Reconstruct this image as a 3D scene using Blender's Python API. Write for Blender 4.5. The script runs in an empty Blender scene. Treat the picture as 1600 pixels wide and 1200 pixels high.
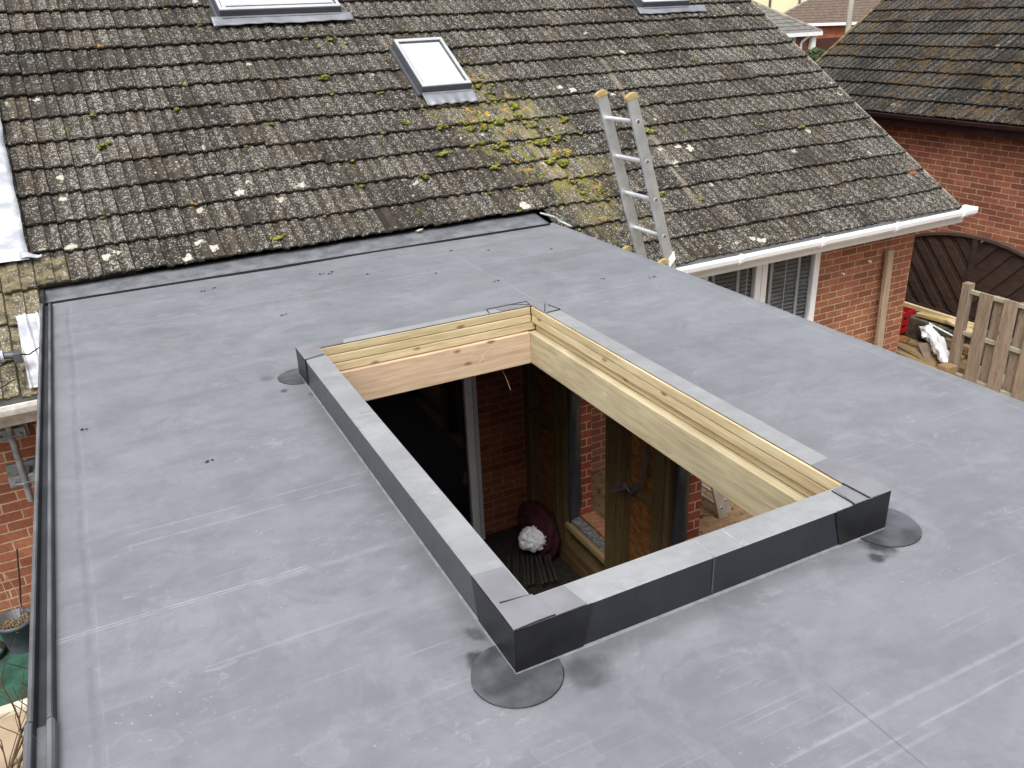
import bpy, bmesh, math, random
from mathutils import Vector, Matrix, noise as mn
random.seed(7)
R = math.radians
S = bpy.context.scene
COL = S.collection

# ---------------------------------------------------------------- camera
RM = [[0.8912805, -0.2141601, 0.3996929], [-0.4519005, -0.3466395, 0.8219654], [-0.0374828, -0.9132232, -0.4057321]]
cd = bpy.data.cameras.new('camera'); cam = bpy.data.objects.new('camera', cd); COL.objects.link(cam)
m = Matrix([[RM[i][0], -RM[i][1], -RM[i][2], (0, 0, 1.65)[i]] for i in range(3)] + [[0, 0, 0, 1]])
cam.matrix_world = m
cd.sensor_width = 36; cd.lens = 29.56; cd.clip_end = 600; cd.clip_start = .05
S.camera = cam
# ---------------------------------------------------------------- light
SUN_EL, SUN_AZ = 58, 222       # azimuth measured from +Y towards +X
w = bpy.data.worlds.new('World'); S.world = w; w.use_nodes = True
nt = w.node_tree; bg = nt.nodes['Background']
sky = nt.nodes.new('ShaderNodeTexSky'); sky.sky_type = 'NISHITA'; sky.sun_disc = False
sky.sun_elevation = R(SUN_EL); sky.sun_rotation = R(SUN_AZ); sky.air_density = 1.0; sky.dust_density = 6.0; sky.ozone_density = .6
hs = nt.nodes.new('ShaderNodeHueSaturation'); hs.inputs['Saturation'].default_value = .22
nt.links.new(sky.outputs[0], hs.inputs['Color']); nt.links.new(hs.outputs[0], bg.inputs['Color'])
bg.inputs['Strength'].default_value = .15
sl = bpy.data.lights.new('sun', 'SUN'); sl.energy = .8; sl.angle = R(22); sl.color = (1, .96, .9)
so = bpy.data.objects.new('sun', sl); COL.objects.link(so)
dv = Vector((math.sin(R(SUN_AZ)) * math.cos(R(SUN_EL)), math.cos(R(SUN_AZ)) * math.cos(R(SUN_EL)), math.sin(R(SUN_EL))))
so.rotation_euler = dv.to_track_quat('Z', 'Y').to_euler(); so.location = dv * 30
S.view_settings.view_transform = 'Standard'; S.view_settings.look = 'None'
S.view_settings.exposure = 0.75; S.view_settings.gamma = 1
S.cycles.max_bounces = 6; S.cycles.diffuse_bounces = 4; S.cycles.glossy_bounces = 3; S.cycles.transparent_max_bounces = 6
S.cycles.caustics_reflective = False; S.cycles.caustics_refractive = False

# ---------------------------------------------------------------- shader mini language
class G:
    def __init__(s, name):
        s.m = bpy.data.materials.new(name); s.m.use_nodes = True; s.t = s.m.node_tree
        s.b = s.t.nodes['Principled BSDF']; s._tc = None
    def n(s, ty): return s.t.nodes.new(ty)
    def put(s, sock, v):
        if isinstance(v, bpy.types.NodeSocket): s.t.links.new(v, sock)
        elif isinstance(v, (tuple, list)) and sock.type == 'RGBA' and len(v) == 3: sock.default_value = (*v, 1)
        else: sock.default_value = v
    def obj(s):
        if not s._tc: s._tc = s.n('ShaderNodeTexCoord')
        return s._tc.outputs['Object']
    def sep(s, v=None):
        q = s.n('ShaderNodeSeparateXYZ'); s.put(q.inputs[0], v or s.obj()); return q.outputs[0], q.outputs[1], q.outputs[2]
    def comb(s, x, y, z):
        q = s.n('ShaderNodeCombineXYZ')
        for i, v in enumerate((x, y, z)): s.put(q.inputs[i], v)
        return q.outputs[0]
    def M(s, op, a, b=0.0, c=None, clamp=False):
        q = s.n('ShaderNodeMath'); q.operation = op; q.use_clamp = clamp
        s.put(q.inputs[0], a); s.put(q.inputs[1], b)
        if c is not None: s.put(q.inputs[2], c)
        return q.outputs[0]
    def map(s, sc=(1, 1, 1), loc=(0, 0, 0), rot=(0, 0, 0), v=None):
        q = s.n('ShaderNodeMapping'); s.put(q.inputs[0], v or s.obj())
        q.inputs['Scale'].default_value = sc; q.inputs['Location'].default_value = loc; q.inputs['Rotation'].default_value = rot
        return q.outputs[0]
    def noise(s, scale, det=4, v=None, rough=.55, dist=0, col=False):
        q = s.n('ShaderNodeTexNoise'); s.put(q.inputs['Vector'], v or s.obj())
        q.inputs['Scale'].default_value = scale; q.inputs['Detail'].default_value = det; q.inputs['Roughness'].default_value = rough; q.inputs['Distortion'].default_value = dist
        return q.outputs['Color' if col else 'Fac']
    def vor(s, scale, v=None, feat='F1', out='Distance', rnd=1):
        q = s.n('ShaderNodeTexVoronoi'); q.feature = feat; s.put(q.inputs['Vector'], v or s.obj()); q.inputs['Scale'].default_value = scale
        q.inputs['Randomness'].default_value = rnd
        return q.outputs[out]
    def mix(s, f, a, b, mode='MIX'):
        q = s.n('ShaderNodeMix'); q.data_type = 'RGBA'; q.blend_type = mode
        s.put(q.inputs[0], f); s.put(q.inputs[6], a); s.put(q.inputs[7], b); return q.outputs[2]
    def rng(s, v, a, b, c=0.0, d=1.0):
        q = s.n('ShaderNodeMapRange'); q.interpolation_type = 'SMOOTHSTEP'; s.put(q.inputs[0], v)
        for i, k in enumerate((a, b, c, d)): s.put(q.inputs[i + 1], k)
        return q.outputs[0]
    def attr(s, name):
        q = s.n('ShaderNodeAttribute'); q.attribute_name = name
        r = s.n('ShaderNodeSeparateColor'); s.put(r.inputs[0], q.outputs['Color']); return r.outputs[0], r.outputs[1], r.outputs[2]
    def bump(s, h, st=.3, d=.01):
        q = s.n('ShaderNodeBump'); q.inputs['Strength'].default_value = st; q.inputs['Distance'].default_value = d
        s.put(q.inputs['Height'], h); s.put(s.b.inputs['Normal'], q.outputs[0])
    def out(s, col, rough=.7, spec=.5, metal=0):
        s.put(s.b.inputs['Base Color'], col); s.put(s.b.inputs['Roughness'], rough)
        s.b.inputs['Specular IOR Level'].default_value = spec; s.b.inputs['Metallic'].default_value = metal
        return s.m
def plain(name, col, rough=.6, var=.25, scale=6, spec=.5, metal=0, bump=0):
    g = G(name); n = g.noise(scale, 5)
    lo = tuple(c * (1 - var) for c in col); hi = tuple(min(1, c * (1 + var)) for c in col)
    if bump: g.bump(g.noise(scale * 6, 4), bump, .004)
    return g.out(g.mix(g.rng(n, .3, .7), lo, hi), rough, spec, metal)

def membrane_mat(name, base, roof=False, dust=1.0, wipe='x'):
    g = G(name); x, y, z = g.sep()
    st = g.map((1.3, 3.6, 3.6), rot=(0, 0, R(4))) if wipe == 'x' else g.map((6, 6, 1.0))
    st2 = g.map((4, 17, 17), rot=(0, 0, R(-7)))
    cloud = g.noise(1.1, 6, rough=.6); cl2 = g.noise(4.5, 6, rough=.62); s1 = g.noise(1.6, 6, st, .6, .6); s2 = g.noise(2.2, 5, st2, .65)
    v = g.M('ADD', g.M('MULTIPLY', cloud, .34), g.M('MULTIPLY', s1, .34))
    v = g.M('ADD', v, g.M('MULTIPLY', cl2, .2)); v = g.M('ADD', v, g.M('MULTIPLY', s2, .10)); v = g.M('ADD', v, g.M('MULTIPLY', g.M('SUBTRACT', g.noise(17, 6, rough=.75), .5), .30)); v = g.M('ADD', v, .03)
    f = g.rng(v, .40, .64)
    lo = tuple(c * .88 for c in base); hi = tuple(c * 1.14 for c in base)
    c = g.mix(f, lo, hi)
    c = g.mix(g.M('MULTIPLY', g.rng(g.noise(.8, 3), .45, .62), .25), c, (base[0] * 1.12, base[1] * 1.04, base[2] * 1.02))
    if roof:
        dust_c = (base[0] * 1.9, base[1] * 1.88, base[2] * 1.82)
        # dried puddle outlines
        vv = g.map((1, 1, 1), v=g.obj()); dn = g.n('ShaderNodeVectorMath'); dn.operation = 'ADD'
        nc = g.noise(3.0, 4, col=True); sc = g.n('ShaderNodeVectorMath'); sc.operation = 'SCALE'; g.put(sc.inputs[0], nc); sc.inputs['Scale'].default_value = .42
        g.put(dn.inputs[0], vv); g.put(dn.inputs[1], sc.outputs[0])
        vd = g.vor(4.2, dn.outputs[0]); vc = g.vor(4.2, dn.outputs[0], out='Color')
        pick = g.M('GREATER_THAN', g.sep(vc)[0], .80)
        inside = g.M('MULTIPLY', g.rng(vd, .34, .31), pick)
        ring = g.M('MULTIPLY', g.M('MULTIPLY', g.rng(vd, .29, .325), g.rng(vd, .36, .33)), pick)
        c = g.mix(g.M('MULTIPLY', inside, .07), c, dust_c); c = g.mix(g.M('MULTIPLY', ring, .11), c, dust_c)
        # rubbed chalky scuffs, scratches and specks
        sc1 = g.rng(g.noise(9, 6, g.map((1, 3.2, 1), rot=(0, 0, .12)), .75), .6, .74)
        c = g.mix(g.M('MULTIPLY', g.M('MULTIPLY', sc1, g.rng(g.noise(1.7, 3), .40, .65)), .6), c, dust_c)
        sc3 = g.rng(g.noise(26, 5, g.map((1, 2.2, 1), rot=(0, 0, .3)), .8), .58, .7)
        c = g.mix(g.M('MULTIPLY', g.M('MULTIPLY', sc3, g.rng(g.noise(2.6, 4, g.map(loc=(6, 2, 0))), .46, .66)), .5), c, dust_c)
        for rot, k in ((.10, .28), (-.35, .3), (.45, .25), (.75, .3), (1.35, .28), (1.9, .25)):
            wv = g.noise(1.0, 3, g.map((.7, 60, 1), rot=(0, 0, rot), loc=(rot * 9, 3, 0)), .5)
            msk = g.rng(g.noise(1.3, 2, g.map(loc=(rot * 31, 7, 0))), .46, .62)
            c = g.mix(g.M('MULTIPLY', g.M('MULTIPLY', g.rng(wv, .65, .71), msk), k), c, dust_c)
        sp = g.M('MULTIPLY', g.rng(g.vor(38), .16, .06), g.rng(g.noise(2.3, 3, g.map(loc=(4, 4, 0))), .5, .68))
        c = g.mix(g.M('MULTIPLY', sp, .35), c, (.62, .62, .6))
        bl = g.M('MULTIPLY', g.rng(g.noise(3.1, 7, g.map(loc=(2, 8, 0)), .72, .8), .50, .60), g.rng(g.noise(.9, 2, g.map(loc=(5, 1, 0))), .35, .6))
        c = g.mix(g.M('MULTIPLY', bl, .15), c, dust_c)
        bl2 = g.M('MULTIPLY', g.rng(g.noise(11, 5, g.map((1, 1.6, 1), loc=(2, 3, 0)), .78, 1.4), .56, .66), g.rng(g.noise(2.2, 3, g.map(loc=(9, 1, 0))), .46, .62))
        c = g.mix(g.M('MULTIPLY', bl2, .35), c, dust_c)
        # lap seams: dusty parallel lines
        wob = g.M('MULTIPLY', g.M('SUBTRACT', g.noise(1.2, 2), .5), .035)
        def line(cc, at, wdt, amt, dark=False, lim=None):
            global _
            d = g.M('ABSOLUTE', g.M('SUBTRACT', g.M('ADD', cc, wob), at))
            k = g.M('MULTIPLY', g.rng(d, wdt, wdt * .3), g.M('MULTIPLY', g.rng(g.noise(14, 4), .3, .55), amt))
            if lim:
                k = g.M('MULTIPLY', k, g.M('MULTIPLY', g.rng(lim[0], lim[1] - .05, lim[1] + .05), g.rng(lim[0], lim[2] + .05, lim[2] - .05)))
            return g.mix(k, c, tuple(b * .45 for b in base) if dark else dust_c)
        c = line(y, 2.885, .007, .3, lim=(x, -.15, .8)); c = line(y, 2.805, .006, .38, lim=(x, -.15, .8))
        c = line(y, 2.385, .0032, .9, lim=(x, -.5, .42)); c = line(y, 2.372, .0026, .7, lim=(x, -.5, .42))
        c = line(y, 2.36, .02, .25, lim=(x, .3, .8))
        c = line(y, 1.035, .010, .3, lim=(x, .9, 3.6)); c = line(y, .957, .006, .38, lim=(x, .6, 3.6))
        c = line(y, 5.80, .006, .6, True, lim=(x, -.4, 3.4)); c = line(y, 5.35, .008, .45, lim=(x, -.3, 3.5))
        c = line(x, -.285, .014, .22, True, lim=(y, -1, 5.95)); c = line(x, -.262, .005, .15)
        c = line(x, 1.455, .004, .5, True, lim=(y, .82, 1.16)); c = line(x, 3.37, .02, .12, lim=(y, -1, 6))
        c = line(x, 2.33, .008, .35, lim=(y, 1.7, 5.6)); c = line(y, 4.35, .008, .35, lim=(x, .9, 3.4))
        # darker band round the foot of the kerb, then black primer splodges
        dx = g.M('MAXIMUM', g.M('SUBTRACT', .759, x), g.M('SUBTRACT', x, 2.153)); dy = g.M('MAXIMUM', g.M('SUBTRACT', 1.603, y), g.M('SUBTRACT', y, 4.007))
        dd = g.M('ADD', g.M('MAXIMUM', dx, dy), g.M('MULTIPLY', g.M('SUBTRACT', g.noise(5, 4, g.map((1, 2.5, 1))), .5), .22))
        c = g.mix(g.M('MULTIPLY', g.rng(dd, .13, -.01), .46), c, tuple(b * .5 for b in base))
        for (cx, cy, rad, amt) in ((.70, 1.70, .055, .9), (.72, 1.80, .04, .6), (.93, 1.52, .09, .55), (2.07, 1.545, .075, .9), (2.0, 1.50, .04, .8), (.60, 4.05, .05, .35), (.64, 3.86, .025, .7), (.75, 3.75, .03, .5)):
            q = g.M('SQRT', g.M('ADD', g.M('POWER', g.M('SUBTRACT', x, cx), 2), g.M('POWER', g.M('SUBTRACT', y, cy), 2)))
            q = g.M('ADD', q, g.M('MULTIPLY', g.M('SUBTRACT', g.noise(16, 4), .5), .09))
            c = g.mix(g.M('MULTIPLY', g.rng(q, rad, rad * .3), amt), c, (.018, .02, .023))
        g.bump(g.M('ADD', g.M('MULTIPLY', g.noise(2.5, 3), 1.0), g.M('ADD', g.M('MULTIPLY', g.noise(9, 3, g.map((1, .5, 1))), .22), g.M('MULTIPLY', g.noise(60, 3), .02))), .5, .016)
    else:
        g.bump(g.M('ADD', g.noise(6, 3), g.M('MULTIPLY', g.noise(19, 3), .35)), .6, .016)
    rg = g.rng(v, .38, .66, *((.44, .64) if base[0] > .1 else (.26, .42)))
    return g.out(c, rg, .42)
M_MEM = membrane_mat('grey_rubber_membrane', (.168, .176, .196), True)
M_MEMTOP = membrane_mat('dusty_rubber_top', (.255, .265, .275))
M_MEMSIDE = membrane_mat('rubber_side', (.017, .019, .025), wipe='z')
M_MEMSIDE2 = membrane_mat('rubber_side_pale', (.052, .057, .066), wipe='z')  # paler rubber: left kerb face and the front lap joint
M_PATCH = plain('fresh_black_rubber', (.007, .0075, .009), .38, .5, 9, bump=.25)
M_PATCHTOP = plain('patch_grey_rubber', (.185, .187, .205), .55, .12, 7, bump=.15)
M_CIRC = plain('patch_disc_rubber', (.066, .069, .079), .42, .45, 9, bump=.2)
M_TRIM = plain('dark_plastic_trim', (.034, .036, .042), .5, .25, 5, .3)
M_TRIMHI = plain('grey_plastic_trim', (.12, .125, .135), .5, .25, 5, .3)

def wood(name, c1, c2, axis='x', knots=True, grain=1.0, weather=0, gs=1.0):
    g = G(name); sc = {'x': (1.2, 16, 16), 'y': (16, 1.2, 16), 'z': (16, 16, 1.2)}[axis]
    info = g.n('ShaderNodeObjectInfo'); off = g.comb(g.M('MULTIPLY', info.outputs['Random'], 37), g.M('MULTIPLY', info.outputs['Random'], 91), 0)
    va = g.n('ShaderNodeVectorMath'); va.operation = 'ADD'; g.put(va.inputs[0], g.obj()); g.put(va.inputs[1], off)
    sv = g.map(tuple(k * gs for k in sc), v=va.outputs[0])
    n = g.noise(1.6, 6, sv, .6, 1.2); n2 = g.noise(5.5, 4, sv, .6)
    f = g.M('ADD', g.M('MULTIPLY', n, .65), g.M('MULTIPLY', n2, .35))
    c = g.mix(g.rng(f, .32, .66), c1, c2)
    big = g.noise(2.1, 3, va.outputs[0]); c = g.mix(g.M('MULTIPLY', g.rng(big, .4, .7), .35), c, tuple(k * .72 for k in c1))
    if knots:
        ks = {'x': (4.2, 10, 10), 'y': (10, 4.2, 10), 'z': (9, 9, 4.2)}[axis]
        kv = g.map(ks, v=va.outputs[0]); d = g.vor(1.25, kv); pk = g.M('GREATER_THAN', g.sep(g.vor(1.25, kv, out='Color'))[0], .45)
        k = g.M('MULTIPLY', g.rng(g.M('ADD', d, g.M('MULTIPLY', g.noise(30, 3), .06)), .22, .10), pk)
        c = g.mix(g.M('MULTIPLY', k, .8), c, (.16, .075, .022))
    if weather:
        c = g.mix(g.M('MULTIPLY', g.rng(g.noise(4, 5, sv, .7), .5, .7), weather), c, (.30, .29, .27))
    g.bump(f, .35 * grain, .004)
    return g.out(c, .68, .3)
TIM1, TIM2 = (.45, .34, .18), (.66, .56, .36)
M_TX = wood('sawn_pine_along_x', TIM1, TIM2, 'x'); M_TY = wood('sawn_pine_along_y', TIM1, TIM2, 'y')
M_BX = wood('joist_pink_along_x', (.42, .29, .19), (.62, .47, .33), 'x', gs=.8); M_BY = wood('joist_green_along_y', (.36, .30, .18), (.56, .49, .33), 'y', gs=.8)
M_STUD = wood('treated_stud', (.095, .064, .025), (.19, .132, .06), 'z', False); M_STUDY = wood('treated_rail', (.11, .07, .03), (.20, .13, .06), 'y', False)
M_FENCE = wood('weathered_fence_board', (.17, .125, .09), (.34, .27, .20), 'z', True, 2, .4, 1.3)
M_FENCEY = wood('weathered_fence_rail', (.25, .24, .17), (.40, .38, .29), 'y', False, 1, .3)
M_DARKF = wood('dark_stained_fence', (.028, .016, .012), (.062, .038, .028), 'y', False)
M_OLDY = wood('old_timber', (.17, .11, .05), (.36, .26, .13), 'y', True, 1, .2); M_OLDZ = wood('plank_upright', (.26, .19, .13), (.42, .33, .24), 'z', False)

def brick(name, axis, c1=(.30, .085, .045), c2=(.19, .045, .026), mort=(.36, .25, .17), dark=1.0, bumpy=.6):
    g = G(name); x, y, z = g.sep()
    v = g.comb(x if axis == 'x' else y, z, 0)
    nz = g.noise(14, 2, col=True); sc = g.n('ShaderNodeVectorMath'); sc.operation = 'SCALE'; g.put(sc.inputs[0], nz); sc.inputs['Scale'].default_value = .007
    ad = g.n('ShaderNodeVectorMath'); ad.operation = 'ADD'; g.put(ad.inputs[0], v); g.put(ad.inputs[1], sc.outputs[0])
    b = g.n('ShaderNodeTexBrick'); g.put(b.inputs['Vector'], ad.outputs[0])
    b.inputs['Scale'].default_value = 1; b.inputs['Brick Width'].default_value = .218; b.inputs['Row Height'].default_value = .0725
    b.inputs['Mortar Size'].default_value = .0055; b.inputs['Mortar Smooth'].default_value = .25; b.inputs['Bias'].default_value = 0
    b.offset = .5
    d = lambda c: tuple(k * dark for k in c)
    g.put(b.inputs['Color1'], d(c1)); g.put(b.inputs['Color2'], d(c2)); g.put(b.inputs['Mortar'], d(mort))
    c = b.outputs['Color']
    c = g.mix(g.M('MULTIPLY', g.rng(g.noise(3.3, 3), .42, .64), .45), c, g.mix(1.0, c, (1.5, 1.75, 1.6), 'MULTIPLY'))
    c = g.mix(g.M('MULTIPLY', g.rng(g.noise(45, 4), .35, .7), .5), c, g.mix(1.0, c, (.5, .48, .46), 'MULTIPLY'))
    g.bump(g.M('ADD', g.M('MULTIPLY', b.outputs['Fac'], -1), g.M('MULTIPLY', g.noise(70, 4), .35)), bumpy, .008)
    return g.out(c, .85, .25)
M_BRX = brick('house_brick_x', 'x', (.33, .125, .07), (.22, .08, .045), (.43, .33, .24)); M_BRY = brick('house_brick_y', 'y', (.34, .085, .05), (.2, .05, .03))
M_BRNY = brick('neighbour_brick_y', 'y', (.31, .105, .06), (.19, .065, .04), (.42, .30, .22))
M_BRNX = brick('neighbour_brick_x', 'x', (.31, .105, .06), (.19, .065, .04), (.42, .30, .22))
M_BRIX = brick('inner_brick_x', 'x', (.30, .085, .042), (.18, .05, .028), (.30, .19, .12), 1.0)
M_WHITE = plain('white_upvc', (.80, .81, .82), .35, .04, 3); M_WHITEOLD = plain('dirty_white_plastic', (.55, .56, .53), .5, .25, 12)
M_GUTIN = plain('gutter_dirt', (.16, .15, .13), .8, .5, 25)
M_BLACK = plain('black_plastic', (.012, .012, .014), .4, .3); M_BROWNG = plain('brown_gutter_plastic', (.028, .014, .015), .22, .2)
M_ALU = plain('ladder_aluminium', (.62, .63, .65), .38, .12, 9, metal=.75); M_RUNG = plain('ladder_rung', (.74, .75, .77), .35, .06, 9, metal=.5)
M_CAP = plain('yellow_end_cap', (.40, .30, .13), .6, .25, 30); M_HOLE = plain('rung_hole_dark', (.10, .10, .11), .6)
M_SLATE = plain('slate_grey_frame', (.075, .08, .092), .4, .15, 4); M_FLASH = plain('grey_flashing', (.24, .25, .28), .4, .2, 5, metal=.3)
M_SILV = plain('light_grey_frame', (.42, .43, .45), .4, .08, 4)
M_GALV = plain('galvanised_steel', (.20, .225, .235), .5, .25, 20, metal=.3)
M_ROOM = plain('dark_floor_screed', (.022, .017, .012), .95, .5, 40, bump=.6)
M_SLAB = plain('paving_slab', (.36, .29, .20), .85, .2, 3, bump=.3)

def lead_mat():
    g = G('lead_sheet'); n = g.noise(5, 5, rough=.6); 
    g.bump(g.M('ADD', g.noise(3.5, 3), g.M('MULTIPLY', g.noise(14, 3), .3)), .5, .03)
    return g.out(g.mix(g.rng(n, .35, .7), (.36, .38, .42), (.62, .63, .65)), .45, .5, .25)
M_LEAD = lead_mat()
def osb_mat():
    g = G('osb_board'); c = g.vor(34, g.map((1, .45, 1), rot=(.6, 0, 0)), out='Color'); r = g.sep(c)[0]
    return g.out(g.mix(r, (.17, .065, .018), (.33, .15, .05)), .7, .3)
M_OSB = osb_mat()
def glass_mat():
    g = G('window_glass'); t = g.n('ShaderNodeBsdfTransparent'); t.inputs[0].default_value = (.92, .94, .95, 1)
    gl = g.n('ShaderNodeBsdfGlossy'); gl.inputs['Roughness'].default_value = .03
    lw = g.n('ShaderNodeLayerWeight'); lw.inputs[0].default_value = .5; fq = g.M('MULTIPLY_ADD', g.M('POWER', lw.outputs['Facing'], 4), .5, .04); mx = g.n('ShaderNodeMixShader')
    g.t.links.new(fq, mx.inputs[0]); g.t.links.new(t.outputs[0], mx.inputs[1]); g.t.links.new(gl.outputs[0], mx.inputs[2])
    g.t.links.new(mx.outputs[0], g.t.nodes['Material Output'].inputs[0]); return g.m
M_GLASS = glass_mat()
M_DGLASS = plain('dark_door_glass', (.008, .008, .009), .06, .2)
M_BLIND = plain('white_roof_blind', (.93, .94, .95), .7, .01)

def tile_mat(name, lo, hi, pan=.6, lichen=1.0, moss=0.0, mask=False):
    g = G(name); r, r2, p = g.attr('tc'); x, y, z = g.sep()
    info = 0
    n1 = g.noise(26, 6, rough=.7); n2 = g.noise(5, 4); n3 = g.noise(110, 3)
    f = g.M('ADD', g.M('MULTIPLY', n1, .55), g.M('ADD', g.M('MULTIPLY', n2, .22), g.M('MULTIPLY', r, .18)))
    c = g.mix(g.rng(f, .32, .78), lo, hi)
    c = g.mix(g.M('MULTIPLY', g.rng(r2, .55, 1.0), .22), c, (hi[0] * 1.15, hi[1] * .98, hi[2] * .8))
    c = g.mix(g.M('MULTIPLY', g.rng(g.noise(.9, 3), .45, .7), .35), c, tuple(k * .6 for k in lo))
    # grime lying in the channels
    c = g.mix(g.M('MULTIPLY', g.rng(p, .8, .1), pan), c, tuple(k * .42 for k in lo))
    c = g.mix(g.rng(n3, .60, .72, 0, .6), c, tuple(k * 2.0 for k in hi)); c = g.mix(g.M('MULTIPLY', g.rng(g.noise(40, 5, rough=.7), .56, .66), .6), c, tuple(k * .4 for k in lo))
    if mask:
        dx = g.M('SUBTRACT', x, g.M('MULTIPLY_ADD', y, -.32, -3.78)); dy = g.M('SUBTRACT', y, 1.65)
        q = g.M('SQRT', g.M('ADD', g.M('POWER', g.M('DIVIDE', dx, .62), 2), g.M('POWER', g.M('DIVIDE', dy, 1.25), 2)))
        q = g.M('ADD', q, g.M('MULTIPLY', g.M('SUBTRACT', g.noise(2.4, 4), .5), 1.1))
        mk = g.rng(q, 1.05, .35)
        tan = g.M('MULTIPLY', mk, g.rng(g.M('ADD', g.noise(6, 4, g.map((5, .8, 1))), g.M('MULTIPLY', r2, .35)), .58, .78))
        c = g.mix(g.M('MULTIPLY', tan, .6), c, (.23, .185, .10))
        # pale run of sand below the ladder top
        c = g.mix(g.M('MULTIPLY', g.rng(g.M('ABSOLUTE', g.M('ADD', x, g.M('MULTIPLY_ADD', y, -.12, 3.07))), .035, .015), g.M('MULTIPLY', g.rng(y, .4, .7), g.rng(y, 2.6, 2.2))), c, (.15, .125, .095))
        # greenish bleached tiles low on the left
        lt = g.M('MULTIPLY', g.rng(x, -8.17, -8.22), g.rng(y, .82, .80))
        lt = g.M('MAXIMUM', lt, g.M('MULTIPLY', g.rng(x, -8.17, -8.22), g.rng(y, 1.02, .99)))
        c = g.mix(g.M('MULTIPLY', lt, g.rng(g.noise(16, 4), .35, .6, .1, .6)), c, (.24, .20, .11))
    # pale lichen: dense small flecks, rings and occasional large rosettes
    dn = g.noise(1.6, 4); dens = g.M('MULTIPLY_ADD', g.M('SUBTRACT', dn, .5), 1.35, g.M('MULTIPLY_ADD', r, .2, .48))
    dv = g.n('ShaderNodeVectorMath'); dv.operation = 'ADD'; sc = g.n('ShaderNodeVectorMath'); sc.operation = 'SCALE'; g.put(sc.inputs[0], g.noise(60, 2, col=True)); sc.inputs['Scale'].default_value = .018
    g.put(dv.inputs[0], g.obj()); g.put(dv.inputs[1], sc.outputs[0])
    a = g.vor(75, dv.outputs[0]); ac = g.sep(g.vor(75, dv.outputs[0], out='Color'))[1]
    k1 = g.M('MULTIPLY', g.rng(a, .42, .26), g.rng(g.M('ADD', ac, g.M('MULTIPLY', dens, 1.5)), 1.30, 1.48))
    b = g.vor(34, dv.outputs[0]); bc = g.sep(g.vor(34, dv.outputs[0], out='Color'))[1]
    k2 = g.M('MULTIPLY', g.M('MULTIPLY', g.rng(b, .2, .27), g.rng(b, .40, .33)), g.rng(g.M('ADD', bc, dens), 1.08, 1.22))
    k = g.M('MULTIPLY', g.M('MAXIMUM', k1, g.M('MULTIPLY', k2, .85)), lichen)
    k = g.M('MULTIPLY', k, g.rng(p, -.3, .6, .4, 1))
    c = g.mix(g.M('MULTIPLY', k, .8), c, g.mix(g.noise(9, 2), (.34, .33, .29), (.62, .62, .58)))
    dv2 = g.n('ShaderNodeVectorMath'); dv2.operation = 'ADD'; sc2 = g.n('ShaderNodeVectorMath'); sc2.operation = 'SCALE'; g.put(sc2.inputs[0], g.noise(22, 3, col=True)); sc2.inputs['Scale'].default_value = .07
    g.put(dv2.inputs[0], g.obj()); g.put(dv2.inputs[1], sc2.outputs[0])
    e = g.vor(4.6, dv2.outputs[0]); ec = g.sep(g.vor(4.6, dv2.outputs[0], out='Color'))
    rad = g.M('MULTIPLY', ec[1], .17); big = g.M('MULTIPLY', g.rng(g.M('SUBTRACT', e, rad), .02, -.015), g.M('GREATER_THAN', ec[0], .66))
    c = g.mix(g.M('MULTIPLY', g.M('MULTIPLY', big, g.rng(g.noise(60, 4), .3, .55, .45, 1)), .75 * lichen), c, (.55, .54, .44))
    if mask:
        og = g.M('MULTIPLY', g.M('MULTIPLY', mk, g.rng(g.noise(7, 5, g.map(loc=(3, 1, 2))), .6, .66)), .85)
        c = g.mix(og, c, (.42, .24, .025))
    if mask:
        gm = g.M('MULTIPLY', g.M('MULTIPLY', g.rng(q, 1.2, .5), g.rng(g.M('ADD', g.noise(8, 6, g.map((1.6, .8, 1), loc=(7, 7, 3)), .75), g.M('MULTIPLY', g.rng(p, 1, 0), .05)), .55, .63)), .85)
        c = g.mix(gm, c, g.mix(g.noise(30, 3), (.10, .11, .014), (.24, .22, .03)))
    rare = g.M('MULTIPLY', g.rng(g.noise(5, 5, g.map(loc=(9, 9, 1))), .70, .74), .6)
    c = g.mix(rare, c, (.36, .21, .03))
    ms = g.M('MULTIPLY', g.M('MULTIPLY', g.rng(g.M('ADD', g.noise(9, 6, rough=.7), g.M('MULTIPLY', p, -.05)), .60 - moss * .14, .68 - moss * .13), g.rng(g.noise(1.1, 3, g.map(loc=(1, 5, 2))), .42, .6)), .75)
    c = g.mix(ms, c, (.15, .13, .022) if moss < .5 else (.085, .052, .016))
    g.bump(g.M('ADD', g.M('MULTIPLY', n1, .6), g.M('ADD', g.M('MULTIPLY', n3, .3), g.M('MULTIPLY', k, .5))), .8, .006)
    return g.out(c, .9, .25)
M_TILE = tile_mat('weathered_concrete_tile', (.030, .0255, .0200), (.104, .088, .069), .6, 1.0, 0, True)
M_TILE2 = tile_mat('mossy_concrete_tile', (.016, .014, .012), (.050, .044, .039), .85, .45, 1.0)
M_UNDER = plain('roof_underlay', (.010, .009, .008), .95)
M_MOSS = plain('moss_green', (.15, .155, .02), .95, .8, 40, bump=1); M_MOSSY = plain('lichen_cream', (.46, .45, .38), .9, .3, 60, bump=1)

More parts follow.
